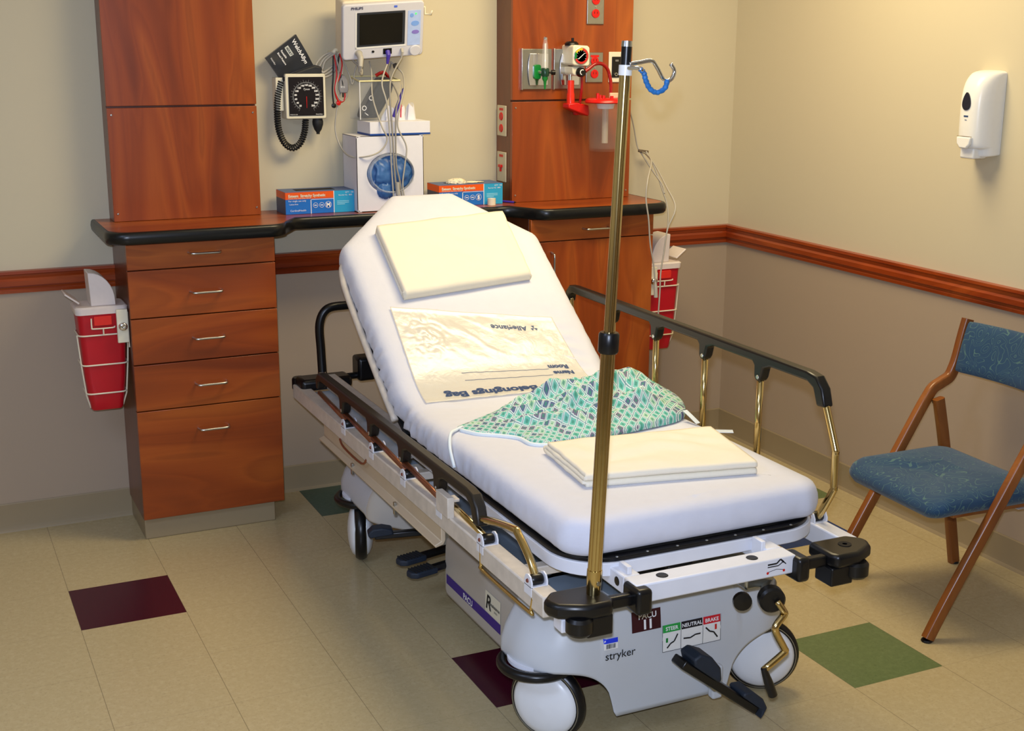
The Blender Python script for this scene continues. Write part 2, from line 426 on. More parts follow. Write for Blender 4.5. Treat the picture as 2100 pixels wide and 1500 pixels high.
def half_outline(step=.012):
    # from foot centre round the right side to the head centre, in (x, s)
    r = .065; pts = [(0, 0), (HW-r, 0)]
    pts += [(HW-r+r*math.sin(q*PI/16), r-r*math.cos(q*PI/16)) for q in range(1, 9)]
    s1 = S_END-.235
    pts += [(HW, s1-.02), (HW-.003, s1-.004), (HW-.010, s1+.010), (.120, S_END-.010), (.112, S_END-.003), (.10, S_END), (0, S_END)]
    out = []
    for a, b_ in zip(pts, pts[1:]):
        d = math.dist(a, b_); n = max(1, int(d/step))
        out += [(a[0]+(b_[0]-a[0])*k/n, a[1]+(b_[1]-a[1])*k/n) for k in range(n)]
    return out+[pts[-1]]
def bed_surface(name, m, parent, grow=0, wr=1, th=TH, step=.012):
    H = half_outline(step); ring = H+[(-x, s) for x, s in H[-2:0:-1]]; N = len(ring)
    nor = []
    for i in range(N):
        a, b_ = ring[i-2], ring[(i+2) % N]; t = Vector((b_[0]-a[0], b_[1]-a[1])).normalized(); nor.append(Vector((t.y, -t.x)))
    prof = [(.05, -th), (.016, -th), (.005, -th+.005), (.0, -th+.014), (-.003, -th+.03), (-.003, -.045), (-.0015, -.032), (.003, -.020), (.0095, -.011), (.019, -.005), (.032, -.0015), (.05, 0)]
    for _ in range(8): nor = [(nor[i-1]+nor[i]*2+nor[(i+1) % N])/4 for i in range(N)]
    rows = []
    for k, (ins, h) in enumerate(prof):
        row = []
        for i, (x, s) in enumerate(ring):
            n = nor[i]; q = ins-grow; px, ps = x-n.x*q, s-n.y*q
            if wr:
                side = min(1, max(0, (-h-.004)/.05)); zone = math.exp(-((s-1.12)/.42)**2)*.95+.2
                lump = (1-abs(noise.noise(Vector((s*24+h*6, x*14, h*3))))*2.4)*.5+noise.noise(Vector((s*44-h*18, x*30, h*7+5)))*.45
                if s < .1 or ps < .02: zone = .25+.8*math.exp(-((abs(x)-.30)/.035)**2)
                amp = .017*side*zone*(1.15 if x < 0 else .8)*(.35 if k < 3 else 1)
                px += n.x*lump*amp; ps += n.y*lump*amp*.6
            row.append(bed(ps, px, h+grow))
        rows.append(row)
    K = 15
    for k in range(1, K+1):
        t = (k/K)**1.0; row = []
        for i, (x, s) in enumerate(ring):
            n = nor[i]; px, ps = x-n.x*.05, s-n.y*.05
            px2 = px*(1-t)
            dx = abs(px)-abs(px2); ps2 = ps
            lo, hi = .05+dx*.9, S_END-.05-dx*.5
            ps2 = min(max(ps, lo), hi)
            z = 0
            if wr:
                # shallow pulls across the sheet near the hinge, running in from the sides
                e = max(0, 1-abs(abs(px2)-HW)/.22); zone = math.exp(-((ps2-1.16)/.16)**2)
                z = .0058*e*zone*math.sin(ps2*110+px2*30+3*noise.noise(Vector((ps2*9, px2*9, 1))))*2
                z += .003*noise.noise(Vector((ps2*5, px2*5, 3)))
                e2 = max(0, 1-abs(px2+.30)/.12)*math.exp(-((ps2-.78)/.07)**2); z += .004*e2*math.sin(ps2*120)
            row.append(bed(ps2, px2, z*min(1, t*5)+grow))
        rows.append(row)
    mb = MB(); mb.grid(rows, True, False)
    mb.f += [[i, (i+1) % N, N-i-1, (N-i) % N] for i in range(1, N//2-1)]; mb.m += [0]*(N//2-2)
    return mb.build(name, m, parent, smooth=True, angle=180, merge=.0004)
st = thing('hospital_stretcher', (XC, -1.3, 0), 'wheeled hospital stretcher with raised back, chrome side rails and grey base hood in mid room', 'stretcher')
bed_surface('mattress', M_blackm, st, grow=-.014, wr=0, step=.012)
fs = bed_surface('fitted_sheet', M_sheet, None, wr=1)
tag(fs, 'white fitted sheet stretched over the stretcher mattress', 'bed sheet')
# litter frame: white rim following the mattress foot and sides, black deck trim above it
def rimpts(g, z, y1):
    r = .13; hw = .360+g; f = FOOT-.018-g; o = [(XC-hw, y1, z)]
    o += [(XC-hw, -1.2, z), (XC-hw, -1.6, z)]
    o += [(XC-hw+r-r*math.cos(q*PI/20), f+r-r*math.sin(q*PI/20), z) for q in range(11)]
    o += [(XC+hw-r+r*math.sin(q*PI/20), f+r-r*math.cos(q*PI/20), z) for q in range(11)]
    return o+[(XC+hw, -1.6, z), (XC+hw, -1.2, z), (XC+hw, y1, z)]
def band(g0, g1, z0, z1, y1):
    a = rimpts(g1, z0, y1); b_ = rimpts(g1, z1, y1); c = rimpts(g0, z1, y1); d = rimpts(g0, z0, y1)
    m_ = MB(); m_.grid([a, b_, c, d], False, True); return m_
band(-.035, -.001, .506, .538, -1.16).build('litter_frame', M_white, st, bev=.002)
band(-.030, -.006, .5382, .5485, -1.16).build('deck_trim', M_black, st, bev=.002)
MB().bb(XC-.31, XC+.31, -2.16, -1.16, .512, .536).build('deck_panel', M_blackm, st)
for i in range(7):
    x = XC-.24+i*.08
    MB().lathe([(0, .002), (.003, .0015), (.004, 0)], (x, FOOT-.008, .5486), (0, 0, 1), 8).build('deck_rivet', M_steel, st)
# back rest frame under the raised mattress
def onback(s, x, h): return bed(s, x, h)
bk = []
for sx in (-1, 1):
    bk.append([onback(S_FLAT+.14, sx*.365, -.088), onback(S_FLAT+.3, sx*.365, -.08), onback(S_END-.42, sx*.366, -.074), onback(S_END-.33, sx*.364, -.066), onback(S_END-.275, sx*.35, -.062), onback(S_END-.25, sx*.32, -.062), onback(S_END-.245, sx*.28, -.062)])
lp = smoothpath(bk[0], 6)
MB().tube(lp, .011, 10, flat=1.0).build('back_frame_tube', M_worn, st, smooth=True, angle=180)
MB().tube(smoothpath(bk[1], 6), .011, 10).build('back_frame_tube', M_worn, st, smooth=True, angle=180)
mb = MB(); R_ = []
for s in [S_FLAT+.12+k*(S_END-S_FLAT-.30)/12 for k in range(13)]:
    hw = .34 if s < S_END-.25 else .34-(s-(S_END-.25))*1.0
    R_.append([onback(s, -hw, -.118), onback(s, hw, -.118), onback(s, hw, -.130), onback(s, -hw, -.130)])
mb.grid(R_, True, False); mb._add(R_[0], [(0, 1, 2, 3)]); mb._add(R_[-1], [(3, 2, 1, 0)])
mb.build('back_panel', M_blackm, st, bev=.003)
for sx in (-1, 1): MB().tube([(XC+sx*.25, -.98, .54), (XC+sx*.25, -.76, .72)], .014, 10).build('back_support_strut', M_steel, st, smooth=True, angle=180)
# push handle at the head (black tubes)
for sx, nm in ((-1, 'push_handle'), (1, 'push_handle')):
    x0 = XC+sx*.345
    h = MB().tube(smoothpath([(x0, -.335, .53), (x0, -.325, .62), (x0, -.32, .715), (x0-sx*.03, -.32, .765), (x0-sx*.10, -.32, .772), (x0-sx*.16, -.32, .772)], 6), .0155, 14).build(nm, M_black, st, smooth=True, angle=180)
    MB().cyl((x0, -.337, .515), (x0, -.334, .545), .0165).build('collar', M_chrome, h, smooth=True)
    MB().bb(XC+sx*.435, XC+sx*.25, -.385, -.295, .49, .532).build('corner_bumper', M_black, st, bev=.014, seg=3)
    MB().lathe([(.0, -.022), (.024, -.022), (.028, -.016), (.028, .016), (.024, .022), (0, .022)], (XC+sx*.415, -.29, .50), (0, 0, 1), 20).build('bumper_wheel', M_black, st, smooth=True)
MB().tube([(XC-.32, -.32, .515), (XC+.32, -.32, .515)], .012).build('head_crossbar', M_black, st, smooth=True)
MB().bb(XC-.22, XC-.155, -.36, -.28, .50, .585).build('handle_socket', M_black, st, bev=.012, seg=3)
MB().bb(XC+.155, XC+.22, -.36, -.28, .50, .585).build('handle_socket', M_black, st, bev=.012, seg=3)
# inner and outer long side beams
for sx in (-1, 1):
    MB().bb(-1.575+sx*.43, -1.575+sx*.385, -2.27, -.30, .452, .502).build('side_beam', M_worn if sx < 0 else M_white, st, bev=.004)
    if sx < 0: MB().bb(XC-.384, XC-.262, -1.16, -.36, .470, .482).build('side_deck', M_hull, st, bev=.003)
    MB().bb(XC+sx*.345, XC+sx*.30, -1.15, -.34, .493, .535).build('inner_beam', M_worn, st, bev=.004)
for y in (-2.05, -1.7, -1.3, -.8): MB().bb(XC-.384, XC+.384, y-.016, y+.016, .455, .479).build('cross_member', M_worn, st, bev=.003)
# chest height utility tray strip hung from the left beam
p = [(0, 0), (.0, -.062), (-.006, -.074), (-.028, -.080), (-.032, -.073), (-.012, -.064), (-.014, 0)]
b = MB(); b.prism([(q[0], q[1]) for q in p[::-1]], 1.03, (-1.98, -.62, .468), (1, 0, 0), (0, 0, 1)); 
tr = b.build('hanging_side_tray', M_beige, st, bev=.002)
for y in (-.95, -1.33):
    MB().bb(-2.008, -2.000, y-.006, y+.006, .372, .408).build('tray_clip', M_steel, tr, bev=.001)
# siderails
RY = [-.87, -1.135, -1.40, -1.665, -1.93, -2.195]
def rail(sx, raised):
    x = -1.575+sx*.41; t = MB().bb(0, .001, 0, .001, 0, .001)
    ys = RY if not raised else [y+.06 for y in RY]
    L0, L1 = (-.565, -1.885) if not raised else (-.775, -2.135)
    z = .597 if not raised else .866
    # black rail: flat-topped bar with lug fingers
    poly = [(L0, z-.045), (L0+.004, z-.012), (L0-.022, z+.012), (L0-.05, z+.014), (L1+.06, z+.014), (L1+.02, z+.008), (L1-.006, z-.018), (L1-.02, z-.062), (L1+.012, z-.066), (L1+.03, z-.024), (L1+.055, z-.012)]
    tops = []
    for y in ys[1:5][::-1]:
        yy = y if raised else y+.305
        poly_l = [(yy-.055, z-.012), (yy-.026, z-.022), (yy-.018, z-.05), (yy-.010, z-.062), (yy+.004, z-.062), (yy+.012, z-.05), (yy+.014, z-.022), (yy+.024, z-.012)]
        tops.append(yy)
        if L1 < yy < L0: poly += poly_l
    poly += [(L0-.045, z-.012), (L0-.025, z-.02), (L0-.018, z-.045)]
    rb = MB(); rb.prism(poly, .03, (x+.015, 0, 0), (0, 1, 0), (0, 0, 1))
    # prism thickness runs along X x Y = +x
    for i in range(len(rb.v)): rb.v[i].x -= .03
    bar = rb.build('side_rail', M_black if raised else mat('dark_brown_grip', (34, 30, 26), .4), st, bev=.006, seg=3)
    for yy in tops: MB().lathe([(0, -.002), (.005, -.0015), (.006, 0)], (x-.015, yy-.006 if raised else yy-.006, z-.05), (1, 0, 0), 10).build('pivot_pin', M_nickel, bar)
    met = M_warmchrome if raised else M_warmchrome
    for k, y in enumerate(ys):
        base = Vector((x, y, .512))
        if raised:
            if k == 0: P = [base, base+Vector((0, .03, .12)), base+Vector((0, .02, .26)), Vector((x, L0-.012, z-.03))]
            elif k == 5: P = [base, base+Vector((0, -.012, .01)), base+Vector((0, -.055, .085)), base+Vector((0, -.058, .10)), base+Vector((0, -.056, .18)), base+Vector((0, -.052, .2)), Vector((x, L1-.004, z-.05))]
            else: P = [base, Vector((x, y, z-.03))]
        else:
            if k == 5: P = [base, base+Vector((0, .018, .035)), base+Vector((0, .085, .085)), base+Vector((0, .115, .088)), base+Vector((0, .24, .055)), Vector((x, L1+.01, z-.055))]; P = [base, base+Vector((0, .03, .035)), base+Vector((0, .09, .072)), base+Vector((0, .12, .078)), base+Vector((0, .25, .052)), base+Vector((0, .31, .035))]
            else: P = [base, base+Vector((0, .31, .022))]
        m_ = MB(); Q = smoothpath(P, 5) if len(P) > 2 else P
        m_.tube(Q, .0095 if k == 5 or raised else .008, 12)
        post = m_.build('rail_post', met if (raised or k > 3) else mat('bronze_worn_tube', (150, 96, 70), .3, .7), st, smooth=True, angle=180)
        MB().lathe([(0, -.014), (.012, -.014), (.014, -.010), (.014, .010), (.012, .014), (0, .014)], base, (1, 0, 0), 16).build('pivot_knuckle', M_black, post, smooth=True)
        br = MB()
        for dx in (-.021, .017):
            br.prism([(-.019, .0), (-.019, .034), (-.012, .046), (0, .05), (.012, .046), (.019, .034), (.019, 0)], .004, (x+dx, y, .479), (0, 1, 0), (0, 0, 1))
        br.bb(x-.021, x+.021, y-.019, y+.019, .4995, .503)
        brk = br.build('rail_bracket', M_white, st, bev=.001)
        MB().lathe([(0, -.003), (.004, -.003), (.005, 0)], (x-.021, y, .513), (1, 0, 0), 10).build('bracket_bolt', mat('rusty_bolt', (120, 60, 44), .5), brk)
    return bar
rail(-1, False); rail(1, True)
# release latch on the folded rail and chrome loop below the beam
b = MB(); b.bb(-1.575-.436, XC-.431, -1.74, -1.66, .50, .555); b.bb(-2.005, -1.975, -1.735, -1.70, .54, .548)
b.build('rail_latch', M_worn, st, bev=.002)
MB().tube(smoothpath([(-1.575-.427, -1.93, .50), (-1.575-.427, -1.93, .448), (-1.575-.427, -1.945, .437), (-1.575-.427, -2.19, .437), (-1.575-.427, -2.205, .445), (-1.575-.427, -2.215, .478)], 5), .0045, 8).build('chrome_loop', M_warmchrome, st, smooth=True, angle=180)
MB().tube(smoothpath([(-1.575-.432, -.84, .455), (-1.575-.438, -.90, .445), (-1.575-.436, -1.06, .442), (-1.575-.43, -1.09, .462)], 4), .0035, 8).build('release_lever', MC['bronze_worn_tube'], st, smooth=True)
# foot beam (white boxes) and end bumpers
MB().bb(-1.822, -1.395, -2.355, -2.30, .485, .530).build('foot_beam', M_white, st, bev=.004)
for x0, x1 in ((-1.821, -1.778), (-1.44, -1.396)): MB().bb(x0, x1, -2.2995, -2.06, .486, .5295).build('beam_return', M_white, st, bev=.004)
MB().lathe([(0, .0015), (.009, .0012), (.011, 0)], (-1.8215, -2.27, .508), (-1, 0, 0), 16).build('beam_plug', M_black, st)
for x in (-1.74, -1.50): 
    MB().lathe([(0, .0015), (.012, .0012), (.014, 0)], (x, -2.328, .5305), (0, 0, 1), 16).build('beam_plug', M_black, st)
for x in (-1.80, -1.44): MB().bb(x-.006, x+.006, -2.29, -2.25, .50, .546).build('beam_gusset', M_white, st, bev=.002)
def bumper(x0, x1, inner, y0, y1, zt):
    # x0 outer edge, x1 inner edge of main block
    s = 1 if x1 > x0 else -1
    o = [(x0+s*.03, y1), (x1, y1), (x1, y0+.02), (x1-s*.01, y0), (x0+s*.07, y0), (x0+s*.012, y0+.03), (x0, y0+.055), (x0, y1-.03)]
    m_ = MB(); m_.prism(o if s > 0 else o[::-1], .034, (0, 0, zt-.034), (1, 0, 0), (0, 1, 0))
    r = m_.build('corner_bumper', M_black, st, bev=.010, seg=3)
    MB().bb(x0+s*.075, x1-s*.002, y0+.012, y1-.03, zt-.082, zt-.035).build('pole_socket', M_black, st, bev=.004)
    MB().bb(x1-s*.002, inner, y0+.030, y0+.052, zt-.036, zt-.008).build('bumper_arm', M_black, st, bev=.006, seg=3)
    MB().lathe([(0, -.02), (.024, -.02), (.030, -.013), (.030, .013), (.024, .02), (0, .02)], (x0+s*.060, y0+.022, zt-.050), (0, 0, 1), 24).build('bumper_wheel', M_black, st, smooth=True)
    MB().bb(x0+s*.03, x0+s*.065, y1-.06, y1-.02, zt-.075, zt-.043).build('bumper_bracket', M_white, st, bev=.003)
    return r
bumper(-2.025, -1.885, -1.815, -2.385, -2.28, .520)
bumper(-1.165, -1.305, -1.385, -2.385, -2.28, .520)
for x0, x1 in ((-1.832, -1.792), (-1.405, -1.370)): MB().bb(x0, x1, -2.38, -2.31, .468, .528).build('beam_cap', M_black, st, bev=.010, seg=3)
MB().lathe([(.006, 0), (.006, .0012), (.016, .0012), (.016, 0)], (-1.235, -2.33, .5202), (0, 0, 1), 20).build('empty_pole_hole', M_gap, st)
# small recline pictogram on the foot beam
def decal(name, x0, x1, z0, z1, y, m, parent, th=.0006, bev=0): return MB().bb(x0, x1, y-th, y, z0, z1).build(name, m, parent)
pg = MB()
fy = -2.3556
def strip(mb, pts, w, y):
    for a, b_ in zip(pts, pts[1:]):
        d = Vector((b_[0]-a[0], 0, b_[1]-a[1])); n = Vector((-d.z, 0, d.x)).normalized()*w/2
        A, B_ = Vector((a[0], y, a[1])), Vector((b_[0], y, b_[1])); mb._add([A-n, B_-n, B_+n, A+n], [(0, 1, 2, 3)])
strip(pg, [(-1.475, .518), (-1.45, .518), (-1.44, .527), (-1.43, .518)], .004, fy); strip(pg, [(-1.475, .512), (-1.445, .512), (-1.432, .520), (-1.424, .513)], .0025, fy)
strip(pg, [(-1.473, .500), (-1.45, .504), (-1.43, .500)], .0012, fy)
pg.build('recline_pictogram', M_txtk, st, fix=False)
for x in (-1.474, -1.429): MB().lathe([(0, .0006), (.0035, .0005)], (x, -2.3552, .498), (0, -1, 0), 8).build('pictogram_arrow', M_red, st)
# ---- base cover (loft with a varying hem)
def base_cover():
    yc = -1.32; hy = .79; hw0 = .385
    def sm(a, b_, x): t = min(1, max(0, (x-a)/(b_-a))); return t*t*(3-2*t)
    def width(y):
        if y < -1.26: return hw0+(.262-hw0)*sm(-1.93, -1.78, y)
        if y < -1.245: return .262+(.17-.262)*sm(-1.26, -1.245, y)
        return .17+(hw0-.17)*sm(-1.04, -.90, y)
    base = rrect(-hw0, hw0, -hy, hy, .13, 12); dense = []
    for a, b_ in zip(base, base[1:]+base[:1]):
        n = max(1, int(math.dist(a, b_)/.0075)); dense += [(a[0]+(b_[0]-a[0])*k/n, a[1]+(b_[1]-a[1])*k/n) for k in range(n)]
    ring = []
    for px, py in dense:
        y = yc+py; W = width(y); m = sm(-1.90, -1.76, y)*(1-sm(-1.04, -.90, y)); ring.append((XC+px*W/hw0, y, m, px/hw0, py/hy))
    N = len(ring)
    def hem(x, y):
        ax = abs(x-XC); front = -y+yc
        if front > .60: # foot face: apron in the middle, arches over the casters
            a = 1-math.sqrt(max(0, 1-min(1, max(0, (ax-.165)/.155))**2)) if ax > .165 else 0
            t = min(1, max(0, (ax-.165)/.15)); a = max(0, 1-(1-t)**2)**.42
            return .068+(.208-.068)*a
        if y < -1.255: return .068+.140*min(1, max(0, (-1.76-y)/.12))**.5
        if y < -1.02: return .12
        return .12+.088*min(1, max(0, (y+1.02)/.14))**.6
    hems = [hem(x, y) for x, y, *_ in ring]
    for _ in range(1): hems = [(hems[i-1]+hems[i]*2+hems[(i+1) % N])/4 for i in range(N)]
    tops = [.375*(1-m)+.262*m for *_, m, u, v in ring]
    tops = [tp for tp in tops]
    rows = []
    lv = [0, .04, .2, .4, .6, .75, .86, .93, .975, 1.0]
    for t in lv:
        row = []
        for i, (x, y, m, u, v) in enumerate(ring):
            z = hems[i]+(tops[i]-hems[i])*t
            zz = max(0, (z-.235)/.14) if m < .5 else t**6*.25
            ins = (.085*zz**1.5)*(1-m)+.012*t**8*m + (.03*max(0, (t-.86)/.14)**2)
            fin = (.05*zz**1.5)*(1-m)+(.03*max(0, (t-.86)/.14)**2)
            ln_ = max(1e-4, math.hypot((x-XC), 0))
            nx = x-math.copysign(min(ins, abs(x-XC)), x-XC)*min(1, abs(u)**3+.15)
            ny = y-math.copysign(fin, v)*abs(v)**6*(.35 if v < 0 and abs(x-XC) < .2 else 1)
            row.append(Vector((nx, ny, z)))
        rows.append(row)
    last = rows[-1]
    for k in range(1, 9):
        f = 1-k/8
        rows.append([Vector((XC+(p.x-XC)*f, yc+(p.y-yc)*(.55+.45*max(f, .0)) if abs(p.y-yc) > .6 else p.y, p.z)) for p in last])
    mb = MB(); mb.grid(rows, True, False)
    for i, f in enumerate(mb.f): mb.m[i] = 0
    for i, f in enumerate(mb.f):
        c = sum((mb.v[k] for k in f), Vector())/4; n = (mb.v[f[1]]-mb.v[f[0]]).cross(mb.v[f[2]]-mb.v[f[1]])
        if n.length > 0 and abs(n.normalized().z) > .8 and c.z > .2: mb.m[i] = 1
        elif -1.80 < c.y < -.9 and abs(c.x-XC) > .2: mb.m[i] = 2
    mb.cur = 0
    return mb.build('base_cover', [M_hull, M_hulltop, M_hullside], st, smooth=True, angle=50, merge=.0005)
bc = base_cover(); sol = bc.modifiers.new('shell', 'SOLIDIFY'); sol.thickness = .004; sol.offset = -1
# purple side stripe and labels
xs_ = XC-.2625
b = MB(); b.prism([(-1.27, .112), (-1.27, .142), (-1.535, .142), (-1.545, .137), (-1.555, .142), (-1.66, .142), (-1.668, .115), (-1.66, .112)][::-1], .0012, (xs_-.0010, 0, 0), (0, 1, 0), (0, 0, 1))
M_violet = mat('violet_stripe', (58, 30, 128), .5, var=.03)
# decals follow after the ray cast helper below
PED = mat('dark_blue_rubber', (30, 40, 54), .6, var=.15)
def cast(o, org, d):
    dg = bpy.context.evaluated_depsgraph_get(); r = o.evaluated_get(dg)
    inv = o.matrix_world.inverted() if o.matrix_world != Matrix() else Matrix.Translation(-wloc(o))
    off = wloc(o); ok, loc, n, i = r.ray_cast(Vector(org)-off, Vector(d).normalized())
    return (loc+off) if ok else None
bpy.context.view_layer.update()
def side_map(y, z):
    p_ = cast(bc, (XC-.8, y, z), (1, 0, 0)); return Vector(((p_.x if p_ else xs_), y, z))
def front_map(x, z):
    p_ = cast(bc, (x, -3.0, z), (0, 1, 0)); return Vector((x, (p_.y if p_ else -2.11), z))
def decal_side(name, poly, m, lift=.001, n=14):
    # poly bounding box -> draped quad strip in (y, z)
    (ya, za), (yb, zb) = poly; rows = []
    for i in range(n+1):
        y = ya+(yb-ya)*i/n; rows.append([side_map(y, za)+Vector((-lift, 0, 0)), side_map(y, (za+zb)/2)+Vector((-lift, 0, 0)), side_map(y, zb)+Vector((-lift, 0, 0))])
    mb = MB(); mb.grid(rows); o = mb.build(name, m, st, fix=False); return o
def decal_front(name, x0, x1, z0, z1, m, lift=.001, tilt=0, n=6):
    rows = []
    for i in range(n+1):
        x = x0+(x1-x0)*i/n; rows.append([front_map(x, z0)+Vector((0, -lift, 0)), front_map(x, (z0+z1)/2)+Vector((0, -lift, 0)), front_map(x, z1)+Vector((0, -lift, 0))])
    mb = MB(); mb.grid(rows); return mb.build(name, m, st, fix=False)
decal_side('purple_stripe', ((-1.27, .105), (-1.655, .135)), M_violet)
lb = decal_side('series_label', ((-1.555, .137), (-1.655, .20)), M_cream, .0016, 6)
def text_side(s_, size, y, z, m, **k): return text('label_text', s_, size, (0, 0, 0), (0, -1, 0), (0, 0, 1), m, st, mapper=lambda a, b_: side_map(y-a, z+b_)+Vector((-.0026, 0, 0)), **k)
text_side('R', .060, -1.558, .150, M_txtk, bold=.001, shear=.2); text_side('enaissance', .015, -1.588, .166, M_txtk, bold=.0003); text_side('SERIES', .008, -1.615, .154, M_txtk)
text_side('PACU', .026, -1.40, .110, M_txtw, bold=.0006)
M_maroon = mat('maroon_card', (58, 12, 20), .5)
decal_front('unit_card', -1.680, -1.598, .280, .332, M_maroon)
def text_front(s_, size, x, z, m, **k): return text('label_text', s_, size, (0, 0, 0), (1, 0, 0), (0, 0, 1), m, st, mapper=lambda a, b_: front_map(x+a, z+b_)+Vector((0, -.0024, 0)), **k)
text_front('PACU', .020, -1.662, .312, M_txtw, bold=.0004); text_front('11', .032, -1.652, .286, M_txtw, bold=.0014)
decal_front('barcode_label', -1.758, -1.720, .252, .280, M_wplast); decal_front('barcode_label_header', -1.758, -1.720, .268, .280, mat('royal_blue_ink', (30, 60, 220), .5), .0016)
bb_ = MB(); x = -1.752
while x < -1.727:
    w_ = random.choice((.0007, .0013, .002)); y = front_map(x, .26).y-.0018; bb_.bb(x, x+w_, y, y+.0002, .2545, .2665); x += w_+random.choice((.0008, .0014))
bb_.build('barcode', M_txtk, st)
text_front('stryker', .029, -1.756, .226, M_txtk, bold=.0002, squash=1.0)
# steer / neutral / brake card
decal_front('brake_card', -1.594, -1.424, .214, .284, M_wplast, .0010, n=10)
xs3 = [-1.594, -1.541, -1.477, -1.424]
for k, (nm, m_) in enumerate((('STEER', mat('green_ink', (40, 160, 70), .5)), ('NEUTRAL', mat('navy_ink', (18, 18, 30), .5)), ('BRAKE', mat('red_ink', (206, 24, 44), .5)))):
    decal_front('card_header', xs3[k]+.001, xs3[k+1]-.001, .264, .284, m_, .0016)
    text_front(nm, .0135, (xs3[k]+xs3[k+1])/2, .269, M_txtw, bold=.0003, center=True)
pc = MB()
def fstrip(pts, w_):
    for a, b_ in zip(pts, pts[1:]):
        A, B_ = front_map(*a)+Vector((0, -.0022, 0)), front_map(*b_)+Vector((0, -.0022, 0)); n = Vector((-(B_-A).z, 0, (B_-A).x)).normalized()*w_/2
        pc._add([A-n, B_-n, B_+n, A+n], [(0, 1, 2, 3)])
fstrip([(-1.581, .223), (-1.571, .234), (-1.561, .238), (-1.551, .256)], .004)
fstrip([(-1.534, .240), (-1.514, .238), (-1.499, .244), (-1.484, .244)], .004)
fstrip([(-1.469, .256), (-1.457, .244), (-1.445, .240), (-1.433, .224)], .004)
for x in (-1.541, -1.477): fstrip([(x, .214), (x, .264)], .0012)
fstrip([(-1.594, .214), (-1.424, .214)], .0012); fstrip([(-1.594, .214), (-1.594, .284)], .0012); fstrip([(-1.424, .214), (-1.424, .284)], .0012)
pc.build('card_pictograms', M_txtk, st, fix=False)
pc = MB(); fstrip([(-1.582, .238), (-1.582, .250)], .006); pc.build('card_foot_symbol', M_green_p, st, fix=False)
pc = MB(); fstrip([(-1.439, .246), (-1.439, .260)], .006); pc.build('card_foot_symbol', M_red, st, fix=False)
# grille under the litter, hydraulic column
MB().bb(XC-.12, XC+.12, -1.5, -1.1, .24, .46).build('lift_column', M_hulltop, st, bev=.02)
for y in (-1.85, -.8): MB().lathe([(.06, .30), (.06, .36), (.045, .362), (.045, .458)], (XC, y, 0), (0, 0, 1), 24).build('lift_cylinder', M_steel, st, smooth=True)
MB().bb(XC-.04, XC+.04, -2.13, -2.06, .40, .455).build('crank_gearbox', M_black, st, bev=.01)
# ---- casters
M_disc = mat('caster_disc_white', (228, 230, 232), .3, var=.04, vs=14)
def caster(x, y, nx, ny):
    n = Vector((nx, ny, 0)).normalized(); c = Vector((x, y, .1))
    cs = empty('caster', (0, 0, 0)); cs.parent = st; cs.location = c-wloc(st); 
    cs.name = 'caster'
    MB().lathe([(.082, -.019), (.094, -.017), (.1, -.006), (.1, .006), (.094, .017), (.082, .019), (.06, .015), (.06, -.015)], c, n, 48, closed=True).build('tire', M_black, cs, smooth=True, angle=60)
    for s_ in (1, -1):
        MB().lathe([(.0, .044), (.03, .042), (.06, .036), (.078, .028), (.085, .020), (.085, .016)], c, n*s_, 48).build('wheel_cover', M_disc, cs, smooth=True, angle=60)
        MB().lathe([(.0865, .015), (.089, .0195), (.091, .0195), (.0905, .0165)], c, n*s_, 48).build('rim_line', M_steel, cs, smooth=True)
    return cs
caster(-1.862, -2.02, -.80, -.60); caster(-1.235, -2.03, -.45, -.89)
caster(-1.912, -.735, .95, -.31); caster(-1.24, -.735, .9, .4)
def rollring(x, y):
    R1 = .088; pts = [(x+R1*math.cos(2*PI*k/40), y+R1*math.sin(2*PI*k/40), .198) for k in range(40)]
    o = MB().tube(pts, .0125, 10, closed=True).build('ring_bumper', M_black, st, smooth=True, angle=180)
    MB().lathe([(.05, 0), (.070, 0), (.073, .004), (.073, .012), (.05, .012)], (x, y, .203), (0, 0, 1), 36).build('ring_collar', M_white, o, smooth=True)
rollring(-1.882, -1.995); rollring(-1.262, -1.99); rollring(-1.885, -.70); rollring(-1.262, -.70)
# ---- pedals
def pedal_arm(name, a, b_, w_=.03, h=.022):
    a, b_ = Vector(a), Vector(b_); d = (b_-a); m_ = MB(); rot = d.to_track_quat('X', 'Z').to_matrix()
    m_.box((a+b_)/2, (d.length, w_, h), rot); return m_.build(name, M_black, st, bev=.004), rot, d.normalized()
# brake / steer rocker at the foot
o, rot, d = pedal_arm('brake_pedal_arm', (-1.634, -2.245, .262), (-1.415, -2.245, .092), .05, .022)
def pad(c, l, rot, name='pedal_pad', prof=None, w_=.06, up=1):
    poly = prof; m_ = MB(); X = rot @ Vector((1, 0, 0)); Y = rot @ Vector((0, 0, 1)); Yd = rot @ Vector((0, 1, 0))
    m_.prism(poly, w_, Vector(c)+Yd*w_/2, X, Y); return m_.build(name, PED, st, bev=.005, seg=2)
pp = [(-.078, .0), (-.078, .008), (-.062, .040), (-.045, .046), (-.02, .046), (.02, .034), (.045, .020), (.058, .006), (.058, 0)]
pq = [(.068, .0), (.07, .008), (.056, .034), (.035, .044), (.0, .036), (-.035, .034), (-.052, .022), (-.056, 0)]
pad(Vector((-1.578, -2.25, .225)), 0, rot, prof=[(-.044, .006), (-.060, .018), (-.050, .038), (-.015, .046), (.024, .036), (.046, .014), (.046, .004)], w_=.065)
pad(Vector((-1.438, -2.25, .116)), 0, rot, prof=[(-.044, .006), (-.046, .016), (-.026, .030), (.016, .028), (.042, .016), (.046, -.018), (.034, .004)], w_=.065)
MB().cyl((-1.52, -2.24, .170), (-1.52, -2.10, .170), .014).build('pedal_shaft', M_steel, st, smooth=True)
